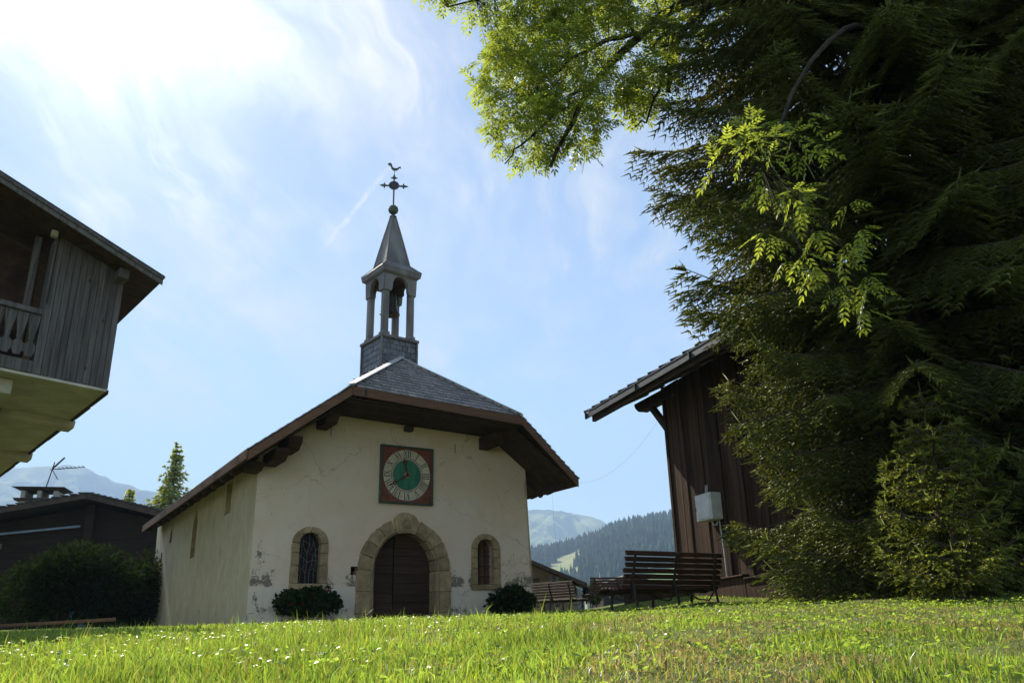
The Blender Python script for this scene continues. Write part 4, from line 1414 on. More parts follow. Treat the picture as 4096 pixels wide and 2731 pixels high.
def digit_text(s, x, z):
    cu = bpy.data.curves.new('date', 'FONT')
    cu.body = s
    cu.size = 0.12
    cu.extrude = 0.0012
    cu.align_x = 'CENTER'
    cu.space_character = 1.25
    cu.materials.append(MATS['clock_black'])
    tmp = bpy.data.objects.new('date_text', cu)
    me = bpy.data.meshes.new_from_object(tmp)
    bpy.data.objects.remove(tmp)
    o = link('date_numerals', me, clock)
    o.rotation_euler = (R(90), 0, 0)
    o.location = (x, -0.0525, z)
digit_text('18', -0.52, -0.565)
digit_text('49', 0.53, -0.565)
# the turret's pieces hang directly on the chapel
bpy.context.view_layer.update()
tm = Matrix.Translation(turret.location) @ Matrix.Rotation(R(7), 4, 'Z')
for o in list(turret.children):
    ml = o.matrix_local.copy()
    o.parent = chapel
    o.matrix_parent_inverse = Matrix.Identity(4)
    o.matrix_local = tm @ ml
bpy.data.objects.remove(turret)

# ------------------------------------------------------------------ the house on the left: overhanging boarded storey
# skewed local axes: a along the front, b to the rear, z from the underside of the storey
SC = 15.0 / 13.0
HB0 = Vector((-6.891 * SC, 15.0, 3.976 * SC))
E1 = Vector((math.cos(R(52)), math.sin(R(52)), 0))
E2 = Vector((-math.sin(R(41)), math.cos(R(41)), 0))
hg = gz(HB0.x, HB0.y)
house = thing('house', 'tall house at left with grey boarded upper storey overhanging a pale underside', 'house', (HB0.x, HB0.y, hg), 0.0)


def hp(a, b, z):
    """house coordinates in metres at the scale of the building"""
    p = E1 * (a * SC) + E2 * (b * SC)
    return (p.x, p.y, HB0.z - hg + z * SC)


def hbox(name, mat, a0, a1, b0, b1, z0, z1, parent=None, bevel=0.0):
    pts = [hp(a0, b0, z0), hp(a1, b0, z0), hp(a1, b1, z0), hp(a0, b1, z0), hp(a0, b0, z1), hp(a1, b0, z1), hp(a1, b1, z1), hp(a0, b1, z1)]
    return MB().hexa(pts).build(name, mat, parent or house, bevel=bevel)


# boards of the closed end panel, cut along the slope of the roof
def hroof(a):
    return 2.13 - 0.30 * (a - 0.10)


NPL = 11
for k in range(NPL):
    a0 = -1.17 + 1.19 * k / NPL
    a1 = -1.17 + 1.19 * (k + 1) / NPL - 0.006
    d = 0.004 * ((k * 5) % 3)
    j = random.uniform(-0.008, 0.008)
    pts = [hp(a0, -d, j), hp(a1, -d, j), hp(a1, 0.03, j), hp(a0, 0.03, j), hp(a0, -d, hroof(a0) - 0.02), hp(a1, -d, hroof(a1) - 0.02), hp(a1, 0.03, hroof(a1) - 0.02), hp(a0, 0.03, hroof(a0) - 0.02)]
    MB().hexa(pts).build('plank', 'grey_wood', house, bevel=0.004)
hbox('storey_side', 'grey_wood', -0.03, 0.015, 0.032, 9.9, -0.002, 1.95)
hbox('panel_return', 'grey_wood', -1.20, -1.172, -0.005, 0.40, 0.0, 2.40)
# the recessed balcony beside the panel
pts = [hp(-5.2, 1.1, 0.0), hp(-1.21, 1.1, 0.0), hp(-1.21, 1.15, 0.0), hp(-5.2, 1.15, 0.0), hp(-5.2, 1.1, 3.62), hp(-1.21, 1.1, 2.42), hp(-1.21, 1.15, 2.42), hp(-5.2, 1.15, 3.62)]
MB().hexa(pts).build('balcony_rear', 'dark_wood', house)
hbox('balcony_floor', 'dark_wood', -5.2, -1.21, 0.05, 1.09, 0.0, 0.05)
hbox('balcony_post', 'grey_wood', -1.46, -1.36, 0.32, 0.42, 0.05, 2.46)
hbox('hand_rail', 'grey_wood', -5.2, -1.205, -0.05, 0.06, 0.98, 1.07, bevel=0.01)
hbox('base_board', 'grey_wood', -5.2, -1.205, -0.02, 0.03, 0.0, 0.20, bevel=0.008)
# cut-out balusters: flat boards with a teardrop opening sawn at each joint
bw = 0.175
for k in range(9):
    c = -1.295 - bw * k
    L, Rr = c - bw / 2 + 0.003, c + bw / 2 - 0.003
    z0, z1 = 0.26, 0.975
    e = 0.045
    poly = [(L + 0.035, z0), (Rr - 0.035, z0), (Rr - 0.02, z0 + 0.05), (Rr, z0 + 0.08), (Rr, z0 + 0.20), (Rr - 0.022, z0 + 0.215), (Rr - 0.058, z0 + 0.26), (Rr - 0.04, z0 + 0.30), (Rr - 0.046, z0 + 0.33), (Rr - 0.004, z1 - 0.12), (Rr, z1),
            (L, z1), (L + 0.004, z1 - 0.12), (L + 0.046, z0 + 0.33), (L + 0.04, z0 + 0.30), (L + 0.058, z0 + 0.26), (L + 0.022, z0 + 0.215), (L, z0 + 0.20), (L, z0 + 0.08), (L + 0.02, z0 + 0.05)]
    n = len(poly)
    vs = [hp(p[0], 0.0, p[1]) for p in poly] + [hp(p[0], 0.025, p[1]) for p in poly]
    fs = [(i, (i + 1) % n, n + (i + 1) % n, n + i) for i in range(n)]
    for t in tessellate_polygon([[Vector((p[0], p[1], 0)) for p in poly]]):
        fs.append(tuple(t))
        fs.append(tuple(n + i for i in reversed(t)))
    MB().add(vs, fs).build('baluster', 'grey_wood', house)
hbox('floor_lamp_box', 'white_plaster', -1.30, -1.20, -0.12, -0.02, 2.36, 2.46).name = 'wall_lamp'
MB().tube([hp(-1.22, -0.04, 2.44), hp(-1.15, -0.03, 2.42), hp(-1.16, -0.02, 2.0), hp(-1.165, -0.02, 1.2)], 0.012, 5).build('cable', 'dark_wood', house)
# roof: lining, verge boards, thin covering; eave on the right runs to the rear
TA, VO = 0.52, -0.55


def hr(a):
    return 2.04 - 0.300 * (a - TA)


pts = [hp(-6, VO, hr(-6) - 0.10), hp(TA, VO, hr(TA) - 0.10), hp(TA, 10.0, hr(TA) - 0.10), hp(-6, 10.0, hr(-6) - 0.10)]
pts += [(p[0], p[1], p[2] + 0.05) for p in pts]
MB().hexa(pts).build('roof_lining', 'dark_wood', house)
pts = [hp(-6, VO - 0.05, hr(-6)), hp(TA + 0.05, VO - 0.05, hr(TA + 0.05)), hp(TA + 0.05, 10.0, hr(TA + 0.05)), hp(-6, 10.0, hr(-6))]
pts += [(p[0], p[1], p[2] + 0.045) for p in pts]
MB().hexa(pts).build('roof_cover', 'chalet_roof', house)
for dzv, w in ((-0.085, 0.09), (0.0, 0.05)):
    o_ = 0.03 if dzv < 0 else 0.055
    pts = [hp(-6, VO - o_ - 0.02, hr(-6) + dzv - 0.06), hp(TA + 0.02, VO - o_ - 0.02, hr(TA + 0.02) + dzv - 0.06), hp(TA + 0.02, VO - o_ + 0.015, hr(TA + 0.02) + dzv - 0.06), hp(-6, VO - o_ + 0.015, hr(-6) + dzv - 0.06)]
    pts += [(p[0], p[1], p[2] + w * SC) for p in pts]
    MB().hexa(pts).build('verge_board', 'grey_wood', house, bevel=0.006)
hbox('purlin', 'grey_wood', -0.16, 0.02, -0.30, 0.0, 1.93, 2.10)
# pale underside with cross beams, corner bracket and wall
hbox('underside', 'white_plaster', -5.2, 0.0, 0.0, 10.0, -0.05, -0.006)
for b0 in (2.35, 6.0):
    poly = [(b0, -0.05), (b0 + 0.62, -0.05), (b0 + 0.56, -0.15), (b0 + 0.46, -0.19), (b0 + 0.10, -0.19), (b0 + 0.03, -0.14)]
    n = len(poly)
    vs = [hp(-1.2, p[0], p[1]) for p in poly] + [hp(0.10, p[0], p[1]) for p in poly]
    fs = [(i, (i + 1) % n, n + (i + 1) % n, n + i) for i in range(n)] + [tuple(range(n)), tuple(reversed(range(n, 2 * n)))]
    MB().add(vs, fs).build('cross_beam', 'white_plaster', house, bevel=0.01)
for i in range(9):
    b0 = 0.05 + i * 1.08
    hbox('edge_strip', 'dark_wood', 0.0, 0.05, b0, b0 + 1.0, -0.075 - 0.012 * (i % 2), -0.004)
hbox('bracket', 'white_plaster', -1.62, -1.38, 0.35, 2.6, -0.30, -0.052, bevel=0.015)
hbox('lower_wall', 'grey_plaster', -5.2, -1.30, 2.2, 10.0, -4.2, -0.05)

# ------------------------------------------------------------------ the dark timber barn on the right
BX, BY = 3.14, 16.0
bg_ = 0.38
barn = thing('barn', 'dark brown timber barn with grey eave gutter beside the spruce', 'barn', (BX, BY, bg_), R(-70), dz=bg_)
BL = 4.3
for k in range(22):
    x0 = 0.02 + k * 0.195
    w = 0.19 + random.uniform(-0.02, 0.0)
    d = -0.03 - 0.018 * ((k * 7) % 3) / 2
    MB().box(x0, x0 + w, d, 0.0, 0.20 + random.uniform(-0.04, 0.04), 4.62).build('wall_board', 'barn_wood', barn, bevel=0.006)
MB().box(-0.06, 0.015, -0.06, 6.0, 0.2, 4.62).build('corner_board', 'barn_wood', barn)
MB().box(0.016, BL, 0.002, 6.0, 0.1, 4.6).build('barn_body', 'barn_wood', barn)
MB().box(-0.1, BL + 0.1, -0.07, -0.052, 0.05, 0.42).build('sill_board', 'barn_wood', barn)
OVB, EZ = 0.95, 4.46
roofb = MB()
pts = [(-1.75, -OVB, EZ), (BL + 1, -OVB, EZ), (BL + 1, 3.0, EZ + 1.7), (-1.75, 3.0, EZ + 1.7)]
roofb.add(*slab(pts, 0.05))
pts = [(-1.75, 3.0, EZ + 1.7), (BL + 1, 3.0, EZ + 1.7), (BL + 1, 7.0, EZ), (-1.75, 7.0, EZ)]
roofb.add(*slab(pts, 0.05))
rb = roofb.build('barn_roof', 'barn_wood', barn)
for k in range(18):
    x0 = -1.80 + k * 0.42
    z = EZ + 0.035
    q = [(x0, -OVB - 0.07, z - 0.03), (x0 + 0.44, -OVB - 0.07, z - 0.03), (x0 + 0.44, 3.0, z + 1.70), (x0, 3.0, z + 1.70)]
    mb = MB().add(*slab(q, 0.022 + 0.004 * (k % 2)))
    mb.beam((x0 + 0.02, -OVB - 0.075, z - 0.015), (x0 + 0.02, 3.0, z + 1.715), 0.05, 0.045)
    mb.build('roof_sheet', 'barn_metal', rb)
MB().box(-1.78, BL + 1, -OVB - 0.06, -OVB - 0.03, EZ - 0.15, EZ - 0.03).build('gutter_board', 'barn_metal', barn, bevel=0.006)
MB().box(-1.60, BL + 1, -OVB + 0.02, -OVB + 0.10, EZ - 0.24, EZ - 0.06).build('eave_beam', 'dark_wood', barn)
for xx in (-1.72, 0.6, 2.6):
    MB().box(xx, xx + 0.03, -OVB - 0.10, -OVB - 0.062, EZ - 0.16, EZ - 0.02).build('gutter_bracket', 'barn_metal', barn)
for k in range(9):
    x0 = -1.45 + 0.72 * k
    MB().beam((x0, -OVB + 0.1, EZ - 0.10), (x0, 0.4, EZ - 0.10 + 0.4 * (1.7 / 3.95) + OVB * 0.43), 0.11, 0.14).build('barn_rafter', 'dark_wood', barn)
poly = [(-1.15, EZ - 0.02), (-1.20, EZ + 0.10), (0.3, EZ + 0.10), (0.3, EZ - 0.12), (-1.02, EZ - 0.12)]
MB().prism(poly, 1, -0.10, 0.14).build('wall_plate', 'dark_wood', barn, bevel=0.02)
MB().beam((-0.02, 0.02, 3.72), (-0.62, 0.02, EZ - 0.10), 0.11, 0.12).build('strut', 'dark_wood', barn)
MB().tube([(0.55, -0.04, 4.3), (0.62, -0.065, 3.6), (0.76, -0.065, 2.7), (0.9, -0.068, 2.22)], 0.008, 4).build('thin_cable', 'black_wire', barn)
MB().tube([(1.5, -0.5, 4.36), (1.2, -0.5, 4.1), (0.9, -0.4, 4.16), (0.6, -0.2, 4.3)], 0.010, 4).build('slack_cable', 'black_wire', barn)

# meter box on the barn wall
ebox = thing('meter_box', 'pale grey electrical box fixed to the dark barn wall', 'electrical box', (BX, BY, bg_), R(-70), dz=bg_)
MB().box(1.17, 1.68, -0.29, -0.06, 1.72, 2.19).build('case', 'box_grey', ebox, bevel=0.012)
MB().box(1.21, 1.65, -0.305, -0.292, 1.75, 2.16).build('lid', 'box_grey', ebox, bevel=0.008)
MB().box(1.19, 1.205, -0.31, -0.28, 1.90, 1.96).build('latch', 'clock_black', ebox)
for x in (1.25, 1.30):
    MB().tube([(x, -0.10, 2.22), (x, -0.085, 2.33), (x - 0.02, -0.07, 2.38)], 0.011, 6).build('conduit', 'white_cable', ebox)
MB().tube([(1.39, -0.12, 1.73), (1.41, -0.11, 1.65), (1.49, -0.09, 1.64), (1.52, -0.08, 1.71)], 0.013, 6).build('cable_loop', 'white_cable', ebox)
MB().tube([(1.60, -0.10, 1.72), (1.62, -0.085, 1.2), (1.63, -0.085, 0.45)], 0.013, 6).build('down_conduit', 'white_cable', ebox)

# low timber edging between lawn and barn
tk = thing('timber_edging', 'low brown timber retaining edge running along the barn foot', 'retaining wall', (2.34, 18.3, 0.3), 0.0)
a, b = Vector((2.345, 18.3, 0)), Vector((4.45, 12.0, 0))
for (f0, f1) in ((0.0, 0.36), (0.361, 0.70), (0.701, 1.0)):
    p0, p1 = a.lerp(b, f0), a.lerp(b, f1)
    z0, z1 = gz(p0.x, p0.y) - 0.3, gz(p1.x, p1.y) - 0.3
    p0, p1 = p0 - Vector((2.34, 18.3, 0)), p1 - Vector((2.34, 18.3, 0))
    MB().beam((p0.x, p0.y, 0.155), (p1.x, p1.y, 0.215), 0.12, 0.42).build('edging_beam', 'barn_wood', tk, bevel=0.012)
    MB().beam((p0.x, p0.y, 0.375), (p1.x, p1.y, 0.435), 0.20, 0.028).build('edging_cap', 'barn_wood', tk, bevel=0.006)

# ------------------------------------------------------------------ park benches
def make_bench(name, label, loc, rotz, L=1.75, group='slatted park benches on the lawn'):
    """x along the bench, sitter faces +y, rear of the backrest at -y"""
    t = thing(name, label, 'bench', loc, rotz, group)
    prof = [(-0.33, 0.86, 70), (-0.31, 0.775, 73), (-0.285, 0.695, 74), (-0.26, 0.615, 75), (-0.235, 0.535, 76), (-0.205, 0.46, 74), (-0.165, 0.385, 62)]
    seat = [(-0.06, 0.355, -5), (0.03, 0.362, 0), (0.12, 0.372, 4), (0.21, 0.380, 4), (0.295, 0.376, -8), (0.35, 0.345, -50)]
    for i, (y, z, an) in enumerate(prof + seat):
        c, s = math.cos(R(an)), math.sin(R(an))
        w, th = 0.068, 0.036
        q = []
        for (p, r) in ((-w / 2, -th / 2), (w / 2, -th / 2), (w / 2, th / 2), (-w / 2, th / 2)):
            q.append((y + p * c - r * s, z + p * s + r * c))
        j = random.uniform(-0.015, 0.015)
        MB().prism(q, 0, -L / 2 + j, L / 2 + j).build('slat', 'bench_wood', t, bevel=0.008)
    for x in (-L / 2 + 0.16, 0.0, L / 2 - 0.16):
        back = [(-0.36, 0.87), (-0.335, 0.78), (-0.29, 0.62), (-0.25, 0.50), (-0.19, 0.37), (-0.05, 0.325), (0.15, 0.345), (0.30, 0.345), (0.345, 0.31)]
        st = MB().tube([(x, p[0], p[1]) for p in back], 0.023, 6).build('stay', 'bench_iron', t)
        MB().tube([(x, -0.25, 0.50), (x, -0.285, 0.30), (x, -0.34, 0.0), (x, -0.345, -0.06)], 0.022, 6).build('leg', 'bench_iron', t)
        MB().tube([(x, 0.26, 0.345), (x, 0.275, 0.15), (x, 0.29, -0.06)], 0.022, 6).build('leg', 'bench_iron', t)
        MB().tube([(x, -0.27, 0.36), (x, -0.12, 0.20), (x, 0.10, 0.22), (x, 0.27, 0.30)], 0.012, 5).build('brace', 'bench_iron', st)
    return t


def place_bench(label, x, y, yaw, L=1.75, zoff=0.0):
    return make_bench('park_bench', label, (x, y, gz(x, y) + zoff), yaw, L)


place_bench('nearest slatted wooden bench seen from behind, in front of the barn', 2.23, 12.85, R(32), 1.94, -0.10)
place_bench('dark slatted bench beside the right corner of the chapel', 1.17, 25.7, R(-45), 1.9, 0.0)
place_bench('farther slatted bench between the chapel and the nearest bench', 3.25, 28.2, R(12), 1.9, 0.0)

# ------------------------------------------------------------------ buildings farther off
# big dark chalet behind the left lawn
CX, CY = -20.1, 38.0
cg = gz(CX, CY)
chal = thing('chalet', 'large dark brown chalet with low gabled roof and chimney behind the bushes', 'chalet', (CX, CY, cg), R(14), dz=cg)
hw, hl = 7.2, 4.6
zr, ze = 6.15, 4.45
MB().prism([(-hw, 0.0), (hw - 2.2, 0.0), (hw - 2.2, 4.9), (0, 6.0), (-hw, 4.5)], 1, 0.9, 10.0).build('wall', 'chalet_wood', chal)
MB().box(-hw + 0.02, hw - 2.25, 0.82, 0.895, 0.2, 1.9).build('ground_floor', 'chalet_wood', chal)
rf = MB()
for (xa, za, xb, zb) in ((-8.6, 4.62, 0.0, 6.36), (0.0, 6.36, 6.4, 4.82)):
    rf.add(*slab([(xa, -0.9, za), (xb, -0.9, zb), (xb, 10.5, zb), (xa, 10.5, za)], 0.14))
crf = rf.build('roof', 'chalet_roof', chal)
for (xa, za, xb, zb) in ((-8.6, 4.62, 0.0, 6.36), (0.0, 6.36, 6.4, 4.82)):
    MB().beam((xa, -0.93, za - 0.16), (xb, -0.93, zb - 0.16), 0.06, 0.22).build('verge_board', 'chalet_trim', crf)
    n = 24
    for k in range(n):
        f = (k + 0.5) / n
        x, z = xa + (xb - xa) * f, za + (zb - za) * f
        MB().box(x - 0.17, x + 0.17, -1.0, 0.2, z + 0.0, z + 0.05).build('roof_tile', 'chalet_roof', crf)
for x, z0, z1 in ((0.0, 2.7, 6.0), (-5.3, 3.0, 5.05), (4.2, 2.4, 5.1)):
    MB().box(x - 0.18, x + 0.18, 0.3, 0.62, z0, z1).build('post', 'chalet_wood', chal)
    MB().box(x - 0.16, x + 0.16, -0.7, 0.9, z1 - 0.02, z1 + 0.24).build('purlin', 'chalet_wood', chal)
for (xa, za, xb, zb) in ((-4.7, 4.52, -0.4, 5.0), (-7.6, 3.78, -5.8, 3.98)):  # pale blue strips added to imitate the bright slots under the roof
    MB().beam((xa, 0.45, za), (xb, 0.45, zb), 0.06, 0.09).build('bright_slot_strip', 'blue_grey', chal)
for k in range(9):
    MB().box(-hw + 0.05, hw - 2.25, 0.85 - 0.01 * (k % 2), 0.894, 2.0 + k * 0.30, 2.0 + k * 0.30 + 0.285).build('log', 'chalet_wood', chal)
for x0, x1, z0, z1 in ((0.7, 1.6, 2.1, 2.95), (-5.6, -4.8, 2.2, 3.0), (-0.4, 0.4, 0.4, 1.2)):
    w = MB().box(x0, x1, 0.80, 0.838, z0, z1).build('shutter', 'shutter_green', chal)
    for k in range(4):
        xx = x0 + (x1 - x0) * k / 4
        MB().box(xx + 0.012, xx + (x1 - x0) / 4 - 0.012, 0.782, 0.799, z0 + 0.02, z1 - 0.02).build('shutter_board', 'shutter_green', w)
MB().box(1.65, 2.3, 0.80, 0.838, 2.1, 2.9).build('window', 'window_glass', chal)
ch_ = MB().box(-4.3, -2.6, 4.0, 5.3, 5.0, 6.75).build('chimney', 'grey_plaster', chal)
MB().hexa([(-4.5, 3.8, 6.68), (-2.4, 3.8, 6.68), (-2.4, 5.5, 6.68), (-4.5, 5.5, 6.68), (-4.55, 3.75, 6.80), (-2.35, 3.75, 6.80), (-2.35, 5.55, 6.80), (-4.55, 5.55, 6.80)]).build('chimney_slab', 'chalet_trim', ch_)
for x in (-4.2, -3.45, -2.7):
    MB().box(x - 0.1, x + 0.1, 4.0, 5.3, 6.80, 7.2).build('chimney_pier', 'grey_plaster', ch_)
MB().hexa([(-4.1, 4.0, 7.2), (-2.8, 4.0, 7.2), (-2.8, 5.3, 7.2), (-4.1, 5.3, 7.2), (-4.7, 3.7, 7.36), (-2.25, 3.7, 7.36), (-2.25, 5.6, 7.36), (-4.7, 5.6, 7.36)]).build('chimney_cap', 'chalet_trim', ch_)
ant = thing('television_antenna', 'thin television antenna standing on the chalet chimney', 'antenna', (CX - 4.3, CY + 3.4, cg), R(14), dz=cg)
MB().tube([(0, 0, 7.0), (0.28, 0, 8.75)], 0.03, 6).build('mast', 'iron', ant)
MB().tube([(0.12, 0, 8.35), (1.75, 0, 8.52)], 0.022, 5).build('boom', 'iron', ant)
for k in range(7):
    x = 0.55 + k * 0.19
    MB().tube([(x, -0.3, 8.37 + 0.1 * x), (x, 0.3, 8.37 + 0.1 * x)], 0.014, 4).build('element', 'iron', ant)
MB().beam((0.22, 0, 8.40), (0.72, 0, 9.0), 0.22, 0.02).build('reflector', 'iron', ant)
MB().beam((0.22, 0, 8.36), (0.55, 0, 7.85), 0.22, 0.02).build('reflector', 'iron', ant)

# brown chalet showing past the right corner of the chapel
DX, DY = 0.6, 36.0
dg = gz(DX, DY)
c2 = thing('chalet', 'ochre chalet with grey roof edge just right of the chapel', 'chalet', (DX, DY, dg), R(-6), dz=dg)
MB().prism([(-6.0, 0.2), (1.7, 0.2), (1.7, 1.8), (-3.0, 3.85), (-6.0, 2.5)], 1, 0.0, 7.0).build('wall', 'ochre_plaster', c2)
rf2 = MB()
rf2.add(*slab([(-3.0, -0.5, 4.05), (2.35, -0.5, 1.72), (2.35, 7.5, 1.72), (-3.0, 7.5, 4.05)], 0.10))
rf2.add(*slab([(-3.0, -0.5, 4.05), (-3.0, 7.5, 4.05), (-6.8, 7.5, 2.4), (-6.8, -0.5, 2.4)], 0.10))
rf2.build('roof', 'barn_metal', c2)
MB().beam((-3.0, -0.53, 3.93), (2.35, -0.53, 1.60), 0.05, 0.11).build('verge_board', 'dark_wood', c2)
MB().box(1.05, 1.2, -0.4, -0.25, 0.3, 2.0).build('post', 'grey_wood', c2)
MB().box(0.80, 0.92, -0.4, -0.28, 0.3, 2.1).build('post', 'grey_wood', c2)
w = MB().box(-0.9, 0.25, -0.05, -0.01, 1.0, 1.85).build('window', 'window_glass', c2)
for (x0, x1, z0, z1) in ((-0.98, -0.9, 0.95, 1.9), (0.25, 0.33, 0.95, 1.9), (-0.98, 0.33, 1.9, 1.98)):
    MB().box(x0, x1, -0.07, -0.012, z0, z1).build('window_frame', 'chalet_trim', w)
MB().beam((-0.1, -0.45, 2.4), (-0.35, -0.05, 1.95), 0.1, 0.1).build('strut', 'dark_wood', c2)

# village roofs in the valley
def far_house(label, x, y, w, d, h, roofm, wallm, rise, rot=0.0, z0=None):
    g = gz(x, y) if z0 is None else z0
    t = thing('village_house', label, 'house', (x, y, g), rot, 'distant village roofs')
    MB().box(-w / 2, w / 2, -d / 2, d / 2, -0.5, h).build('wall', wallm, t)
    MB().prism([(-w / 2 - 0.6, h - 0.2), (w / 2 + 0.6, h - 0.2), (0, h + rise)], 1, -d / 2 - 0.6, d / 2 + 0.6).build('roof', roofm, t)
    for k in range(3):
        x0 = -w / 2 + w * (k + 0.3) / 3
        MB().box(x0, x0 + w * 0.13, -d / 2 - 0.05, -d / 2 - 0.01, h * 0.45, h * 0.75).build('window', 'window_glass', t)
    return t


far_house('distant pale building with stepped red-edged roof in the valley', 14.6, 152, 5.0, 5, 3.6, 'red_trim', 'grey_plaster', 0.5)
t = thing('village_church', 'distant white church top with small lantern above the valley roofs', 'church', (15.3, 156, gz(15, 156)), 0.0)
MB().box(-1.4, 1.4, -1.4, 1.4, -0.5, 5.0).build('tower', 'grey_plaster', t)
MB().box(-1.6, 1.6, -1.6, 1.6, 5.0, 5.25).build('cornice', 'red_trim', t)
MB().box(-0.4, 0.4, -0.4, 0.4, 5.25, 5.8).build('lantern', 'village_white', t)
MB().lathe([(0.55, 5.8), (0.25, 6.1), (0.06, 6.3), (0.04, 7.0), (0.0, 7.05)], n=8).build('lantern_roof', 'village_white', t)
far_house('dark low barn roof in the valley behind the farther bench', 11.6, 92, 6.0, 5, 2.6, 'chalet_roof', 'chalet_wood', 1.0, R(8))
far_house('small white roofed house seen between the nearest bench slats', 24.2, 150, 6.0, 5, 4.2, 'village_white', 'ochre_plaster', 0.8)
far_house('pale farmhouse on the green meadow above the village', 52.0, 420, 8.0, 7, 4.5, 'village_white', 'ochre_plaster', 2.0, 0.2, float(hill_z(np.array([52.0]), np.array([420.0]))[0]))

# small things at the left edge of the lawn
tb = thing('wooden_easel_board', 'pale board on slanted wooden legs at the far left edge of the lawn', 'board', (-10.52, 16.6, gz(-10.52, 16.6)), R(10))
MB().beam((-0.25, 0, 0.0), (-0.08, 0, 1.15), 0.06, 0.06).build('leg', 'grey_wood', tb)
MB().beam((0.22, 0.12, 0.0), (0.05, 0.05, 1.15), 0.06, 0.06).build('leg', 'fascia_wood', tb)
MB().box(-0.7, 0.12, -0.05, -0.02, 1.12, 1.18).build('rail', 'village_white', tb)
MB().box(-0.9, 0.06, -0.03, 0.0, 1.62, 1.72).build('rail', 'grey_wood', tb)
MB().beam((0.0, 0.02, 1.1), (-0.05, 0.02, 1.72), 0.05, 0.05).build('post', 'grey_wood', tb)
lr = MB().beam((-9.9, 15.6, 0.25), (-7.6, 15.9, 0.33), 0.06, 0.06).build('wooden_ground_rail', 'fascia_wood', bevel=0.01)
tag(lr, 'weathered wooden rail lying low along the left lawn edge', 'rail')

# overhead wire from the chapel eave to the barn
p0 = Vector(to_chapel(7.35, -0.9, 3.42))
p1 = Vector((BX, BY, 0)) + Vector((math.cos(R(-70)), math.sin(R(-70)), 0)) * 0.2 + Vector((0, 0, 4.3))
wp = []
for i in range(17):
    f = i / 16
    p = p0.lerp(p1, f)
    wp.append(p - Vector((0, 0, 0.55 * 4 * f * (1 - f))))
tag(MB().tube(wp, 0.0015, 4).build('overhead_wire', 'black_wire'), 'thin slack wire strung from the chapel eave to the barn', 'wire')
wp = [to_chapel(7.2, -0.4, 3.3), to_chapel(7.25, -0.35, 2.4), to_chapel(7.4, -0.3, 1.6), to_chapel(7.6, -0.2, 0.9)]
tag(MB().tube(wp, 0.002, 4).build('hanging_wire', 'black_wire'), 'thin wire hanging down from the right chapel eave', 'wire')

# ------------------------------------------------------------------ vegetation
def unit(a):
    return a / np.maximum(np.linalg.norm(a, axis=-1, keepdims=True), 1e-9)


def rand_dirs(n):
    return unit(rng.normal(size=(n, 3)))


def kites(P, D, N, L, Wd, tint, fold=0.25):
    """leaf blades: base, two shoulders, tip; two triangles each"""
    S = unit(np.cross(D, N))
    N2 = unit(np.cross(S, D))
    L = np.asarray(L)[:, None]
    Wd = np.asarray(Wd)[:, None]
    b = P
    tip = P + D * L
    m = P + D * L * 0.45
    l = m - S * Wd / 2 + N2 * Wd * fold
    r = m + S * Wd / 2 + N2 * Wd * fold
    V = np.stack([b, r, tip, l], 1).reshape(-1, 3)
    n = len(P)
    o = np.arange(n)[:, None] * 4
    T = np.concatenate([o + np.array([[0, 1, 2]]), o + np.array([[0, 2, 3]])], 1).reshape(-1, 3)
    return V, T, np.repeat(tint, 4, axis=0)


def shrub(name, label, cat, c, rad, n, mat='shrub_leaf', leaf=(0.06, 0.03), tone=(1, 1, 1), stem=True, group=None, lumps=9, flat=0.0):
    g = gz(c[0], c[1])
    t = thing(name, label, cat, (c[0], c[1], g), 0.0, group)
    # lumpy crown: points near the surface of several overlapping balls
    cen = unit(rng.normal(size=(lumps, 3))) * rng.uniform(0.35, 0.72, (lumps, 1))
    cen[:, 2] = np.abs(cen[:, 2]) * 0.9 - 0.15
    k = rng.integers(0, lumps, n)
    rr = rng.uniform(0.28, 0.48, lumps)
    p = cen[k] + rand_dirs(n) * (rr[k] * rng.uniform(0.75, 1.1, n))[:, None]
    P = p * np.array(rad)[None]
    P[:, 2] += (c[2] - g)
    P = P[P[:, 2] > 0.02]
    n = len(P)
    out = unit(P - np.array([0, 0, c[2] - g]))
    D = unit(out + rng.normal(size=(n, 3)) * 0.7)
    N = unit(rng.normal(size=(n, 3)) + np.array([0, 0, 1.0]))
    tv = rng.uniform(0.55, 1.35, (n, 1)) * np.array(tone)[None]
    V, T, C = kites(P, D, N, rng.uniform(0.7, 1.3, n) * leaf[0], rng.uniform(0.7, 1.3, n) * leaf[1], tv)
    numpy_mesh('foliage', V, T, mat, t, C)
    if stem:
        mb = MB()
        for i in range(7):
            q = cen[i % lumps] * np.array(rad) * 0.8
            mb.tube([(q[0] * 0.1, q[1] * 0.1, -0.1), (q[0] * 0.5, q[1] * 0.5, (c[2] - g) * 0.5), (q[0], q[1], c[2] - g + q[2])], 0.02 * max(rad), 5, 0.006)
        mb.build('stems', 'trunk_bark', t)
    return t


# two dark bushes before the left chalet, a topiary shrub in the distance
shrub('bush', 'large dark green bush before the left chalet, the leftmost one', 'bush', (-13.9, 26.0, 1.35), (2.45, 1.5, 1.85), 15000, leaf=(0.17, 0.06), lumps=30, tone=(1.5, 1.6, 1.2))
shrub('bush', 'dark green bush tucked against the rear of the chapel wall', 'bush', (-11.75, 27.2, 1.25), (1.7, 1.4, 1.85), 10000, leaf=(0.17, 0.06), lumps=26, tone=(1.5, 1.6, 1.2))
shrub('small_tree', 'small yellow-green rounded shrub seen between the farther benches', 'shrub', (3.45, 40.0, 1.35), (0.55, 0.55, 0.85), 2600, leaf=(0.13, 0.07), tone=(4.2, 4.4, 1.6), lumps=10)

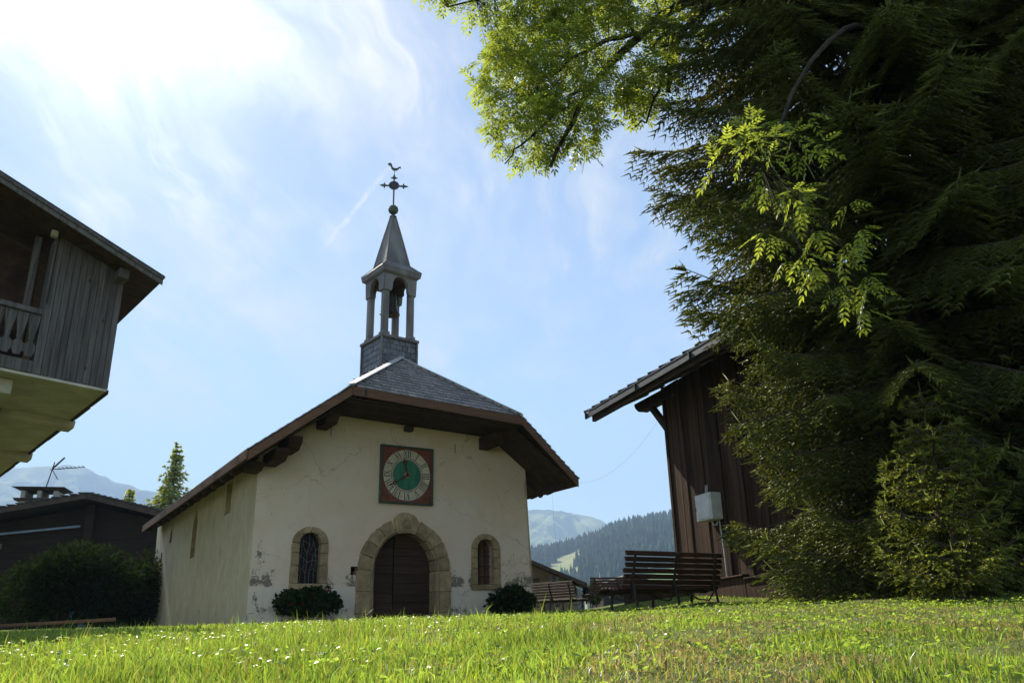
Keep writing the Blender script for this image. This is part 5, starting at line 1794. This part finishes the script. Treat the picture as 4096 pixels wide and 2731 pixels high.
# geranium bushes against the facade
def flower_bush(label, u, w, zt):
    c = to_chapel(u, -0.42, 0.55)
    t = shrub('geranium_bush', label, 'flower bush', c, (w * 1.15, 0.45, zt * 1.1), 2600, leaf=(0.10, 0.085), tone=(2.0, 2.2, 1.7), stem=True, group='geranium bushes at the chapel front', lumps=17)
    g = gz(c[0], c[1])
    me = None
    for k in range(8):
        a = rng.uniform(0, 2 * math.pi)
        rr = math.sqrt(rng.uniform(0.05, 1.0))
        ux, uz = math.cos(a) * rr * w * 0.9, math.sin(a) * rr * zt * 0.8
        cs, sn = math.cos(CH_YAW), math.sin(CH_YAW)
        vd = -0.30 - 0.12 * math.sqrt(max(0, 1 - rr * rr))
        x, y = ux * cs - vd * sn, ux * sn + vd * cs
        if me is None:
            n = 26
            P = rng.normal(size=(n, 3)) * 0.016
            V, T, C = kites(P, rand_dirs(n), rand_dirs(n), np.full(n, 0.035), np.full(n, 0.03), np.tile(np.array([[0.28, 0.022, 0.016]]), (n, 1)))
            o = numpy_mesh('flower', V, T, 'petal', t, C)
            me = o.data
        else:
            o = link('flower', me, t)
        o.location = (x, y, max(0.05, c[2] - g + uz))
        s = rng.uniform(0.45, 0.85)
        o.scale = (s, s, s)
    return t


flower_bush('red geranium bush under the leaded left window', 1.0, 0.60, 0.42)
flower_bush('red geranium bush at the foot of the right window', 5.85, 0.58, 0.40)


# ---- conifers
def shoot_mesh(P, D, U, L, nn, tint, nl=0.024, nw=0.008, core=True, K=1.0):
    """needle-covered shoots: nn needles each, one triangle per needle, plus a thin twig"""
    n = len(P)
    S = unit(np.cross(D, U))
    U2 = np.cross(S, D)
    Vs, Ts, Cs = [], [], []
    base = 0
    L1 = L[:, None]
    # the dense needle coat: a slim three-sided spindle
    rr = nl * 0.50 * K
    mid = P + D * L1 * 0.45
    r1 = [P + D * L1 * 0.04 + (S * math.cos(a) + U2 * math.sin(a)) * rr for a in (0.5, 2.6, 4.7)]
    Vs.append(np.stack(r1 + [P + D * L1 * 1.05], 1).reshape(-1, 3))
    o = np.arange(n)[:, None, None] * 4
    Ts.append((o + np.array([[0, 1, 3], [1, 2, 3], [2, 0, 3]])[None]).reshape(-1, 3))
    Cs.append(np.repeat(tint, 4, axis=0) * 0.9)
    K = np.asarray(K)
    base += n * 4
    for j in range(nn):
        f = (j + 0.35) / nn
        a = j * 2.4 + rng.uniform(0, 0.6, n)
        rad = np.cos(a)[:, None] * S + np.sin(a)[:, None] * U2
        b0 = P + D * L1 * f
        ln = nl * K * rng.uniform(0.8, 1.25, (n, 1)) * (1.0 if f < 0.8 else 0.85)
        tip = b0 + unit(D * 0.75 + rad * 0.8) * ln
        side = np.cross(D, rad) * (nw / 2) * K
        Vs.append(np.stack([b0 - side, b0 + side, tip], 1).reshape(-1, 3))
        o = base + np.arange(n)[:, None] * 3
        Ts.append(o + np.array([[0, 1, 2]]))
        Cs.append(np.repeat(tint * rng.uniform(0.8, 1.2, (n, 1)), 3, axis=0))
        base += n * 3
    if False:
        w = S * 0.004
        tip = P + D * L1
        Vs.append(np.stack([P - w, P + w, tip], 1).reshape(-1, 3))
        o = base + np.arange(n)[:, None] * 3
        Ts.append(o + np.array([[0, 1, 2]]))
        Cs.append(np.tile(np.array([[1.6, 0.9, 0.9]]) * 0.6, (n * 3, 1)))
    return np.concatenate(Vs), np.concatenate(Ts), np.concatenate(Cs)


def conifer(name, label, x, y, H, rfun, z_lo, z_hi, levels, per, face=None, spacing=0.10, nn=12, shoot=0.115, nl=0.024, nw=0.008,
            droop=0.28, keep_fun=None, trunk_r=0.20, group=None, tone=(1, 1, 1), front_keep=1.0, back_keep=0.22, sub=0.09, s_in=0.22, coarse=1.0):
    g = gz(x, y)
    t = thing(name, label, 'spruce' if 'spruce' in label else 'tree', (x, y, g), 0.0, group)
    mb = MB()
    mb.tube([(0, 0, -0.2), (0.02, 0, H * 0.3), (0.0, 0.03, H * 0.7), (0, 0, H * 0.94)], trunk_r, 9, min(0.02, trunk_r * 0.25))
    mb.build('trunk', 'trunk_bark', t, smooth=True)
    SP, SD, SU, SLn, ST, SK_ = [], [], [], [], [], []
    limb = MB()
    for lv in range(levels):
        f = (lv + rng.uniform(0, 1)) / levels
        z = z_lo + (z_hi - z_lo) * f
        for b in range(per):
            az = 2 * math.pi * (b + rng.uniform(0, 1)) / per + lv * 1.1
            h = np.array([math.cos(az), math.sin(az), 0.0])
            Lb = rfun(z, az) * rng.uniform(0.78, 1.08)
            if Lb < 0.15:
                continue
            facing = 1.0
            if face is not None:
                facing = h[0] * face[0] + h[1] * face[1]
            kp = front_keep if facing > -0.15 else back_keep
            dr = droop * rng.uniform(0.6, 1.4)
            rise = rng.uniform(-0.05, 0.25)
            upt = rng.uniform(0.10, 0.26)

            def pos(s):
                s = np.asarray(s)[..., None]
                return np.array([0, 0, z]) + h * Lb * s + np.array([0, 0, 1.0]) * Lb * (rise * s - (dr + rise) * s ** 1.6 + upt * s ** 5)
            ss = np.linspace(0, 1, 7)
            pts = pos(ss)
            if facing > -0.3:
                limb.tube([tuple(p) for p in pts], 0.010 + 0.011 * Lb, 4, 0.004, cap=False)
            side = np.array([-h[1], h[0], 0.0])
            nb = max(3, int(Lb * 0.8 / sub))
            s0 = np.linspace(s_in, 0.985, nb)
            if coarse > 1:
                s0 = np.concatenate([np.linspace(0.06, s_in, 4)[:-1], s0])
            for sg in (-1, 1):
                for s in s0:
                    s = min(0.99, s + rng.uniform(-0.02, 0.02))
                    p0 = pos(s)
                    tl = pos(min(1.0, s + 0.03)) - pos(s - 0.03)
                    tl = tl / np.linalg.norm(tl)
                    bl = Lb * (0.34 * (1 - s) + 0.10) * rng.uniform(0.7, 1.2)
                    d = unit((tl * 0.75 + side * sg * 0.85 + np.array([0, 0, -0.28 - 0.35 * rng.uniform()]))[None])[0]
                    m = max(2, int(bl / spacing * 1.0))
                    q = (np.arange(m) + rng.uniform(0, 1)) / m
                    if s < 0.28 and coarse > 1:
                        q = q[::2]
                        m = len(q)
                    if kp < 1:
                        q = q[rng.uniform(size=m) < kp]
                        m = len(q)
                        if m == 0:
                            continue
                    sag = np.array([0, 0, -1.0])[None] * (q ** 2 * bl * 0.30)[:, None]
                    bp_ = p0[None] + d[None] * (q * bl)[:, None] + sag
                    perp = np.cross(d, np.array([0, 0, 1.0]))
                    perp /= np.linalg.norm(perp) + 1e-9
                    for s2 in (-1, 1):
                        dd = unit(d[None] * 0.85 + perp[None] * s2 * rng.uniform(0.5, 0.9, (m, 1)) + np.array([[0, 0, -0.18]]) + rng.normal(size=(m, 3)) * 0.14)
                        SP.append(bp_)
                        SD.append(dd)
                        SU.append(np.tile(np.array([[0, 0, 1.0]]), (m, 1)) + rng.normal(size=(m, 3)) * 0.2)
                        big = coarse if (kp < 1 or s < 0.28) else 1.0
                        SLn.append(shoot * rng.uniform(0.7, 1.25, m) * (1 - 0.25 * q) * (1.0 + 0.5 * (big - 1)) * min(1.0, max(0.45, Lb / (4 * shoot))))
                        SK_.append(np.full((m, 1), big * min(1.0, max(0.5, Lb / (4 * shoot)))))
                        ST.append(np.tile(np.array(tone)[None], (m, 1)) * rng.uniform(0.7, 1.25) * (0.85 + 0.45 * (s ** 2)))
            # leader shoots at the tip
            m = 4
            SP.append(np.repeat(pos(np.array([0.97])), m, 0))
            SD.append(unit((pts[-1] - pts[-2])[None] * 2 / Lb + rng.normal(size=(m, 3)) * 0.25))
            SU.append(np.tile(np.array([[0, 0, 1.0]]), (m, 1)))
            SLn.append(np.full(m, shoot * 1.3 * min(1.0, max(0.3, Lb / (6 * shoot)))))
            SK_.append(np.full((m, 1), 1.0))
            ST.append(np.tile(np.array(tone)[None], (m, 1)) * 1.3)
    P, D, U, L, C = np.concatenate(SP), np.concatenate(SD), np.concatenate(SU), np.concatenate(SLn), np.concatenate(ST)
    KK = np.concatenate(SK_)
    if keep_fun is not None:
        k = keep_fun(P + np.array([x, y, g])) > rng.uniform(size=len(P))
        P, D, U, L, C, KK = P[k], D[k], U[k], L[k], C[k], KK[k]
    V, T, Cc = shoot_mesh(P, D, U, L, nn, C, nl, nw, K=KK)
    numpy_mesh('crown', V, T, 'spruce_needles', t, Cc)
    limb.build('limbs', 'trunk_bark', t, fix=False)['kind'] = 'stuff'
    print(name, 'shoots', len(P), 'tris', len(T))
    return t


def in_view(Pw):
    """1 inside a generous view cone, little outside it"""
    f = np.array(_F); r = np.array(_R2); u = np.array(_U2)
    d = Pw @ f
    px = (Pw @ r) / np.maximum(d, 0.1)
    py = (Pw @ u) / np.maximum(d, 0.1)
    inside = (d > 0.3) & (np.abs(px) < 0.86) & (np.abs(py) < 0.62)
    return np.where(inside, 1.0, 0.12)


def r_spruce(z, az):
    r = np.interp(z, [0.2, 1.0, 2.5, 4.5, 6.5, 8.5, 11, 13.5, 17], [2.25, 2.50, 2.62, 2.9, 3.15, 3.0, 2.7, 2.3, 0.5])
    return float(r)


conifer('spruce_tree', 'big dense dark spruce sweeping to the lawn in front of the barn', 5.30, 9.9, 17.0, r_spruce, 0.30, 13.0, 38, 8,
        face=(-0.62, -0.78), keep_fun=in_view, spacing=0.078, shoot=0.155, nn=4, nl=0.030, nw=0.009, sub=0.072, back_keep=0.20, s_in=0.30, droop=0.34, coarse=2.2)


def r_spruce2(z, az):
    return float(np.interp(z, [0.2, 2.0, 5.0, 8.5, 13, 16], [2.6, 2.9, 3.2, 3.1, 2.6, 0.6]))


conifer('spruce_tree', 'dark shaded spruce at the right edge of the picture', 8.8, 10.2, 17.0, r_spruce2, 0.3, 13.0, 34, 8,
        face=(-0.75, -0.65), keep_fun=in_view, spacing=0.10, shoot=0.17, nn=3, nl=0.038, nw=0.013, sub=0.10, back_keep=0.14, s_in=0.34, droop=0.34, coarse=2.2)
conifer('bough_tip_spruce', 'small bright spruce standing in for bough tips of the shaded big spruce', 4.10, 7.8, 2.25, lambda z, a: 0.75 * max(0.12, (2.4 - z) / 2.2), 0.05, 2.2, 17, 7,
        spacing=0.06, shoot=0.09, nn=9, sub=0.07, droop=-0.15, trunk_r=0.018, tone=(1.25, 1.25, 0.9), nl=0.02)  # small spruce added in place of the big spruce's brighter bough tips

# the pointed conifers behind the left chalet
def far_conifer(label, x, y, H, rad, tone):
    conifer('conifer_tree', label, x, y, H, lambda z, a: rad * max(0.03, (H - z) / H) ** 0.95 * (0.72 + 0.28 * math.sin(a * 3 + z * 2)), 1.2, H * 0.985, int(H * 5.0), 7,
            spacing=0.30, shoot=0.42, nn=6, nl=0.11, nw=0.04, droop=0.22, trunk_r=0.22, tone=tone, sub=0.34, group='conifers behind the left chalet')


far_conifer('tallest pointed conifer rising behind the left chalet roof', -25.7, 60.0, 13.2, 4.8, (2.0, 2.0, 1.7))
far_conifer('shorter ragged conifer just left of the tallest one', -27.9, 58.0, 9.9, 2.6, (2.2, 2.1, 1.4))
far_conifer('small conifer top showing left of the ragged conifer above the roof', -29.0, 60.0, 8.9, 1.6, (1.5, 1.5, 1.2))


# ---- the ash tree whose limbs hang into the picture from the upper right
def bez(p, n=9):
    p = [np.array(q, float) for q in p]
    out = []
    for i in range(n):
        t = i / (n - 1)
        q = p
        while len(q) > 1:
            q = [q[k] * (1 - t) + q[k + 1] * t for k in range(len(q) - 1)]
        out.append(q[0])
    return out


AX, AY = 6.9, 11.6
ag = gz(AX, AY)
ash = thing('ash_tree', 'ash tree with bright feathery leaves hanging in from the upper right', 'ash tree', (AX, AY, ag), 0.0)
A0 = np.array([AX, AY, ag])
trunk_top = np.array([6.3, 11.3, 6.0])
mb = MB()
mb.tube([(AX, AY, ag - 0.2), (AX - 0.1, AY, 2.5), tuple(trunk_top)], 0.34, 10, 0.22)
mb.tube([tuple(trunk_top), (6.2, 11.0, 8.5), (5.6, 10.8, 11.0)], 0.2, 8, 0.08)
mb.v = [tuple(np.array(v) - A0) for v in mb.v]
mb.build('trunk', 'ash_bark', ash, smooth=True)
limbs = [
    ([trunk_top, (5.2, 11.2, 10.2), (3.6, 10.6, 10.8), (2.75, 10.3, 9.2), (2.5, 10.2, 7.6)], 0.13, 0.035),
    ([(4.6, 11.0, 9.6), (3.2, 10.6, 10.6), (2.2, 10.2, 8.9), (1.35, 10.1, 7.9), (0.85, 10.0, 6.9), (0.62, 10.0, 6.25)], 0.10, 0.022),
    ([(2.2, 10.3, 8.75), (1.5, 10.2, 8.7), (0.7, 10.0, 7.9), (0.1, 9.9, 7.2)], 0.045, 0.012),
    ([(3.4, 10.6, 10.2), (1.8, 10.4, 10.0), (0.5, 10.2, 9.6), (-0.9, 10.0, 9.15)], 0.06, 0.012),
    ([(1.25, 10.1, 7.75), (0.8, 10.05, 7.2), (0.3, 10.0, 6.7), (-0.05, 10.0, 6.3)], 0.03, 0.008),
    ([(2.7, 10.3, 8.9), (2.5, 10.2, 8.0), (2.25, 10.2, 7.2), (1.9, 10.1, 6.9)], 0.035, 0.01),
    ([trunk_top, (5.6, 9.6, 8.6), (4.6, 8.0, 7.6), (3.5, 6.7, 5.8), (2.5, 6.0, 4.6), (2.1, 5.75, 3.5)], 0.06, 0.007),
]
skel = []
mb = MB()
for p, r0, r1 in limbs:
    q = bez(p, 12)
    q = [a + rng.normal(size=3) * 0.03 for a in q]
    skel += [(a, i / 11) for i, a in enumerate(q)]
    mb.tube([tuple(a - A0) for a in q], r0, 7, r1)
mb.build('limb', 'ash_bark', ash, smooth=True)
SK = np.array([s[0] for s in skel])
# foliage masses: centre, half axes, number of tufts
masses = [((0.35, 10.0, 6.55), (0.62, 0.7, 0.42), 110), ((0.95, 10.05, 6.75), (0.55, 0.7, 0.5), 100), ((0.15, 10.0, 7.35), (0.62, 0.8, 0.5), 130), ((1.1, 10.1, 7.5), (0.7, 0.8, 0.45), 120),
          ((0.35, 10.1, 8.25), (0.75, 0.9, 0.55), 150), ((1.3, 10.2, 8.5), (0.8, 0.9, 0.55), 150), ((0.9, 10.2, 9.3), (1.1, 0.9, 0.55), 170), ((2.05, 10.2, 7.25), (0.40, 0.6, 0.32), 70),
          ((2.35, 10.3, 8.0), (0.45, 0.7, 0.6), 90), ((2.2, 10.2, 9.2), (0.8, 0.9, 0.6), 120), ((-0.55, 10.0, 9.15), (0.62, 0.6, 0.28), 70), ((-0.95, 10.0, 9.25), (0.32, 0.4, 0.2), 26), ((3.1, 10.5, 9.3), (0.6, 0.7, 0.9), 70),
          ((0.3, 10.1, 10.0), (1.6, 1.0, 0.5), 110), ((2.4, 10.4, 10.2), (1.3, 1.0, 0.6), 110)]
near = [((1.90, 5.7, 3.60), (0.26, 0.3, 0.30), 34), ((2.15, 5.7, 3.20), (0.30, 0.3, 0.30), 40), ((2.45, 5.8, 2.85), (0.32, 0.3, 0.28), 34), ((2.75, 5.9, 2.50), (0.30, 0.3, 0.25), 22), ((2.35, 5.9, 3.7), (0.35, 0.3, 0.3), 26),
        ((2.55, 6.5, 4.05), (0.42, 0.45, 0.5), 34), ((2.95, 6.6, 3.6), (0.5, 0.5, 0.6), 46), ((3.35, 6.7, 3.2), (0.5, 0.5, 0.45), 38), ((3.75, 6.7, 3.0), (0.5, 0.5, 0.5), 44),
        ((3.3, 6.8, 4.4), (0.6, 0.6, 0.5), 40), ((4.6, 7.6, 4.2), (0.7, 0.6, 0.6), 40), ((5.5, 7.9, 4.6), (0.8, 0.6, 0.8), 50), ((5.1, 8.0, 5.8), (1.0, 0.7, 0.6), 40), ((3.5, 7.0, 5.5), (0.7, 0.6, 0.5), 36), ((4.2, 6.9, 2.6), (0.35, 0.4, 0.35), 20), ((5.5, 7.2, 3.4), (0.5, 0.5, 0.7), 34)]


def ash_tufts(groups, lsize, per_leaf=6):
    centres = []
    for c, ax, n in groups:
        d = rand_dirs(n) * (rng.uniform(0.35, 1.0, n) ** 0.5)[:, None]
        centres.append(np.array(c) + d * np.array(ax))
    Cn = np.concatenate(centres)
    tw = MB()
    LP, LD, LN, LL, LW, LT = [], [], [], [], [], []
    for c in Cn:
        dist = np.linalg.norm(SK - c, axis=1)
        j = int(np.argmin(dist + 0.35 * np.maximum(0, c[2] - SK[:, 2])))
        a = SK[j]
        m = (a + c) / 2 + np.array([0, 0, 0.12 * dist[j]]) + rng.normal(size=3) * 0.04
        tw.tube([tuple(a - A0), tuple(m - A0), tuple(c - A0)], 0.003 + 0.004 * min(1.0, dist[j]), 3, 0.002, cap=False)
        tip = unit((c - m)[None])[0]
        tone = rng.uniform(0.75, 1.25)
        for q in range(per_leaf):
            ang = 2 * math.pi * (q + rng.uniform(0, 0.7)) / per_leaf
            e1 = unit(np.cross(tip, np.array([0.31, 0.2, 0.93]))[None])[0]
            e2 = np.cross(tip, e1)
            d = unit((tip * rng.uniform(0.2, 0.9) + (e1 * math.cos(ang) + e2 * math.sin(ang)) + np.array([0, 0, -0.25]))[None])[0]
            ln = lsize * rng.uniform(0.75, 1.25)
            sd = np.cross(d, np.array([0, 0, 1.0]))
            nn_ = np.linalg.norm(sd)
            sd = sd / nn_ if nn_ > 1e-3 else e1
            nrm_ = np.cross(sd, d)
            if nrm_[2] < 0:
                nrm_ = -nrm_
            tc = np.array([1.0, 1.0, 1.0]) * tone * rng.uniform(0.8, 1.2)
            for pr in range(4):
                f = 0.30 + 0.20 * pr
                bpnt = c + d * ln * f + np.array([0, 0, -1.0]) * ln * 0.22 * f * f
                for s in (-1, 1):
                    LP.append(bpnt)
                    LD.append(unit((d * 0.72 + sd * s * 0.8 + np.array([0, 0, -0.22]))[None])[0])
                    LN.append(nrm_ + rng.normal(size=3) * 0.25)
                    LL.append(ln * 0.36 * (1 - 0.08 * abs(pr - 1.5)))
                    LW.append(ln * 0.115)
                    LT.append(tc)
            LP.append(c + d * ln * 0.95 + np.array([0, 0, -1.0]) * ln * 0.2)
            LD.append(unit((d + np.array([0, 0, -0.3]))[None])[0])
            LN.append(nrm_)
            LL.append(ln * 0.36)
            LW.append(ln * 0.12)
            LT.append(tc)
    V, T, C = kites(np.array(LP) - A0, np.array(LD), np.array(LN), np.array(LL), np.array(LW), np.array(LT), 0.18)
    numpy_mesh('crown', V, T, 'ash_leaf', ash, C)
    tw.build('twigs', 'ash_bark', ash, fix=False)['kind'] = 'stuff'
    print('ash leaflets', len(LP))


masses = [((c[0], c[1], c[2] + 0.38), ax, int(n * 0.52)) for c, ax, n in masses]
near = [(c, ax, int(n * (0.26 if c[1] < 6.0 else 0.13))) for c, ax, n in near if c[0] < 3.2]
ash_tufts(masses, 0.25, 6)
ash_tufts(near, 0.18, 5)

# ------------------------------------------------------------------ the lawn
def grass():
    """blades over the visible lawn, denser and finer towards the eye; too many to count"""
    Ps, Ls, Ws = [], [], []
    def patch(n, y0, y1, lmul, w, spread=1.0):
        # uniform over a trapezoid that follows the view, a little wider on both sides
        yy = np.sqrt(rng.uniform(y0 ** 2, y1 ** 2, n))
        xx = rng.uniform(-0.80, 0.78, n) * (yy * spread + 0.5)
        Ps.append(np.stack([xx, yy], 1))
        Ls.append(rng.gamma(9.0, 1 / 9.0, n) * lmul)
        Ws.append(rng.uniform(0.75, 1.3, n) * w)
    patch(22000, 0.9, 2.2, 0.052, 0.0040)
    patch(74000, 1.9, 4.6, 0.052, 0.0044)
    patch(72000, 4.2, 8.0, 0.050, 0.0056)
    patch(48000, 7.6, 12.5, 0.048, 0.0085)
    patch(20000, 12.0, 21.0, 0.050, 0.014)
    patch(14000, 1.6, 7.5, 0.085, 0.0052)
    # the turf behind and under the benches
    nb_ = 12000
    Ps.append(np.stack([rng.uniform(0.4, 4.6, nb_), rng.uniform(12.0, 18.5, nb_)], 1))
    Ls.append(rng.gamma(9.0, 1 / 9.0, nb_) * 0.055)
    Ws.append(rng.uniform(0.75, 1.3, nb_) * 0.012)
    # longer stragglers along the crest
    patch(2600, 3.0, 9.5, 0.125, 0.0050)
    P = np.concatenate(Ps)
    L = np.concatenate(Ls)
    W_ = np.concatenate(Ws)
    # dry, cropped patches towards the right foreground
    dry = fbm2(P[:, 0] / 0.55, P[:, 1] / 0.8, 31, 4, 1.0) + 0.22 * np.clip((P[:, 0] - 0.1) / 1.2, -1.2, 1) - 0.10 * np.clip((P[:, 1] - 4.5) / 2.0, -0.5, 1.5)
    dryk = np.clip((dry - 0.05) / 0.20, 0, 1)
    # mown unevenly: tufts of longer grass between shorter turf
    tuft = fbm2(P[:, 0] / 0.22, P[:, 1] / 0.22, 52, 3)
    L = L * (0.85 + 0.75 * np.clip(tuft, -0.4, 0.5))
    L = L * (1 - 0.46 * np.clip((P[:, 0] - 0.2) / 1.5, 0, 1)) * (1 - 0.25 * dryk)
    n = len(P)
    z = ground_z(P[:, 0], P[:, 1])
    base = np.stack([P[:, 0], P[:, 1], z - 0.004], 1)
    az = rng.uniform(0, 2 * math.pi, n)
    lean = np.abs(rng.normal(0.0, 0.45, n))
    flat = (rng.uniform(size=n) < 0.06 + 0.7 * dryk)
    lean = np.where(flat, rng.uniform(1.2, 3.5, n), lean)
    h = np.stack([np.cos(az), np.sin(az), np.zeros(n)], 1)
    up = np.array([[0, 0, 1.0]])
    d1 = unit(up + h * (lean * 0.5)[:, None])
    d2 = unit(up * 0.75 + h * (lean * 1.5 + 0.1)[:, None])
    face = rng.uniform(0, 2 * math.pi, n)
    s = np.stack([np.cos(face), np.sin(face), np.zeros(n)], 1) * (W_ / 2)[:, None]
    m = base + d1 * (L * 0.55)[:, None]
    tip = m + d2 * (L * 0.5)[:, None]
    V = np.stack([base - s, base + s, m + s * 0.85, m - s * 0.85, tip], 1).reshape(-1, 3)
    o = np.arange(n)[:, None] * 5
    T = np.concatenate([o + np.array([[0, 1, 2]]), o + np.array([[0, 2, 3]]), o + np.array([[3, 2, 4]])], 1).reshape(-1, 3)
    g = rng.uniform(0.55, 1.35, (n, 1))
    col = g * np.array([[1.0, 1.0, 1.0]]) * np.stack([rng.uniform(0.75, 1.25, n), np.ones(n), rng.uniform(0.6, 1.3, n)], 1)
    straw = np.array([[1.45, 0.82, 2.5]]) * rng.uniform(0.6, 1.15, (n, 1))
    lum = 0.85 + 0.6 * np.clip(fbm2(P[:, 0] / 0.4, P[:, 1] / 0.4, 53, 3) + 0.3, 0, 0.8)
    col = col * lum[:, None]
    isdry = (rng.uniform(size=n) < dryk * 0.6 + 0.03)[:, None]
    col = np.where(isdry, straw, col)
    C = np.repeat(col, 5, axis=0)
    ob = numpy_mesh('grass', V, T, 'grass_blade', None, C)
    ob['kind'] = 'stuff'
    tag(ob, 'sunlit green lawn grass with dry straw patches at right', 'grass')
    print('grass blades', n)


grass()


def weeds():
    """clover and plantain leaves between the blades"""
    n = 9000
    y = np.sqrt(rng.uniform(1.2 ** 2, 10.5 ** 2, n))
    x = rng.uniform(-0.78, 0.76, n) * (y + 0.4)
    cl = fbm2(x / 0.7, y / 0.7, 44, 3)
    k = cl > -0.08
    x, y = x[k], y[k]
    n = len(x)
    z = ground_z(x, y) + rng.uniform(0.015, 0.06, n)
    P, D, N, L, W_, C = [], [], [], [], [], []
    for j in range(3):
        a = rng.uniform(0, 0.5, n) + j * 2.09
        d = unit(np.stack([np.cos(a), np.sin(a), rng.normal(0.1, 0.3, n)], 1))
        P.append(np.stack([x, y, z], 1))
        D.append(d)
        N.append(unit(np.array([[0, 0, 1.0]]) + rng.normal(size=(n, 3)) * 0.35))
        L.append(rng.uniform(0.014, 0.028, n))
        W_.append(rng.uniform(0.013, 0.024, n))
        C.append(rng.uniform(0.8, 1.35, (n, 1)) * np.array([[0.9, 1.05, 1.0]]))
    V, T, Cc = kites(np.concatenate(P), np.concatenate(D), np.concatenate(N), np.concatenate(L), np.concatenate(W_), np.concatenate(C), 0.12)
    ob = numpy_mesh('clover', V, T, 'ash_leaf', None, Cc)
    ob['kind'] = 'stuff'
    tag(ob, 'clover leaves scattered through the lawn grass', 'clover')
    # daisies: white ray florets round a yellow eye
    m = 22
    y = np.sqrt(rng.uniform(2.4 ** 2, 9.5 ** 2, m))
    x = rng.uniform(-0.7, 0.72, m) * y
    z = ground_z(x, y) + rng.uniform(0.045, 0.085, m)
    P, D, N, C = [], [], [], []
    for j in range(9):
        a = 2 * math.pi * j / 9 + rng.uniform(0, 0.3, m)
        P.append(np.stack([x, y, z], 1))
        D.append(unit(np.stack([np.cos(a), np.sin(a), rng.uniform(0.2, 0.9, m)], 1)))
        N.append(np.tile(np.array([[0, 0, 1.0]]), (m, 1)) + rng.normal(size=(m, 3)) * 0.1)
        C.append(np.tile(np.array([[1.0, 0.96, 0.97]]), (m, 1)))
    n9 = 9 * m
    V, T, Cc = kites(np.concatenate(P), np.concatenate(D), np.concatenate(N), np.full(n9, 0.009), np.full(n9, 0.005), np.concatenate(C), 0.1)
    ob = numpy_mesh('daisies', V, T, 'petal', None, Cc)
    ob['kind'] = 'stuff'
    tag(ob, 'tiny white daisies dotted over the lawn', 'daisies')


weeds()
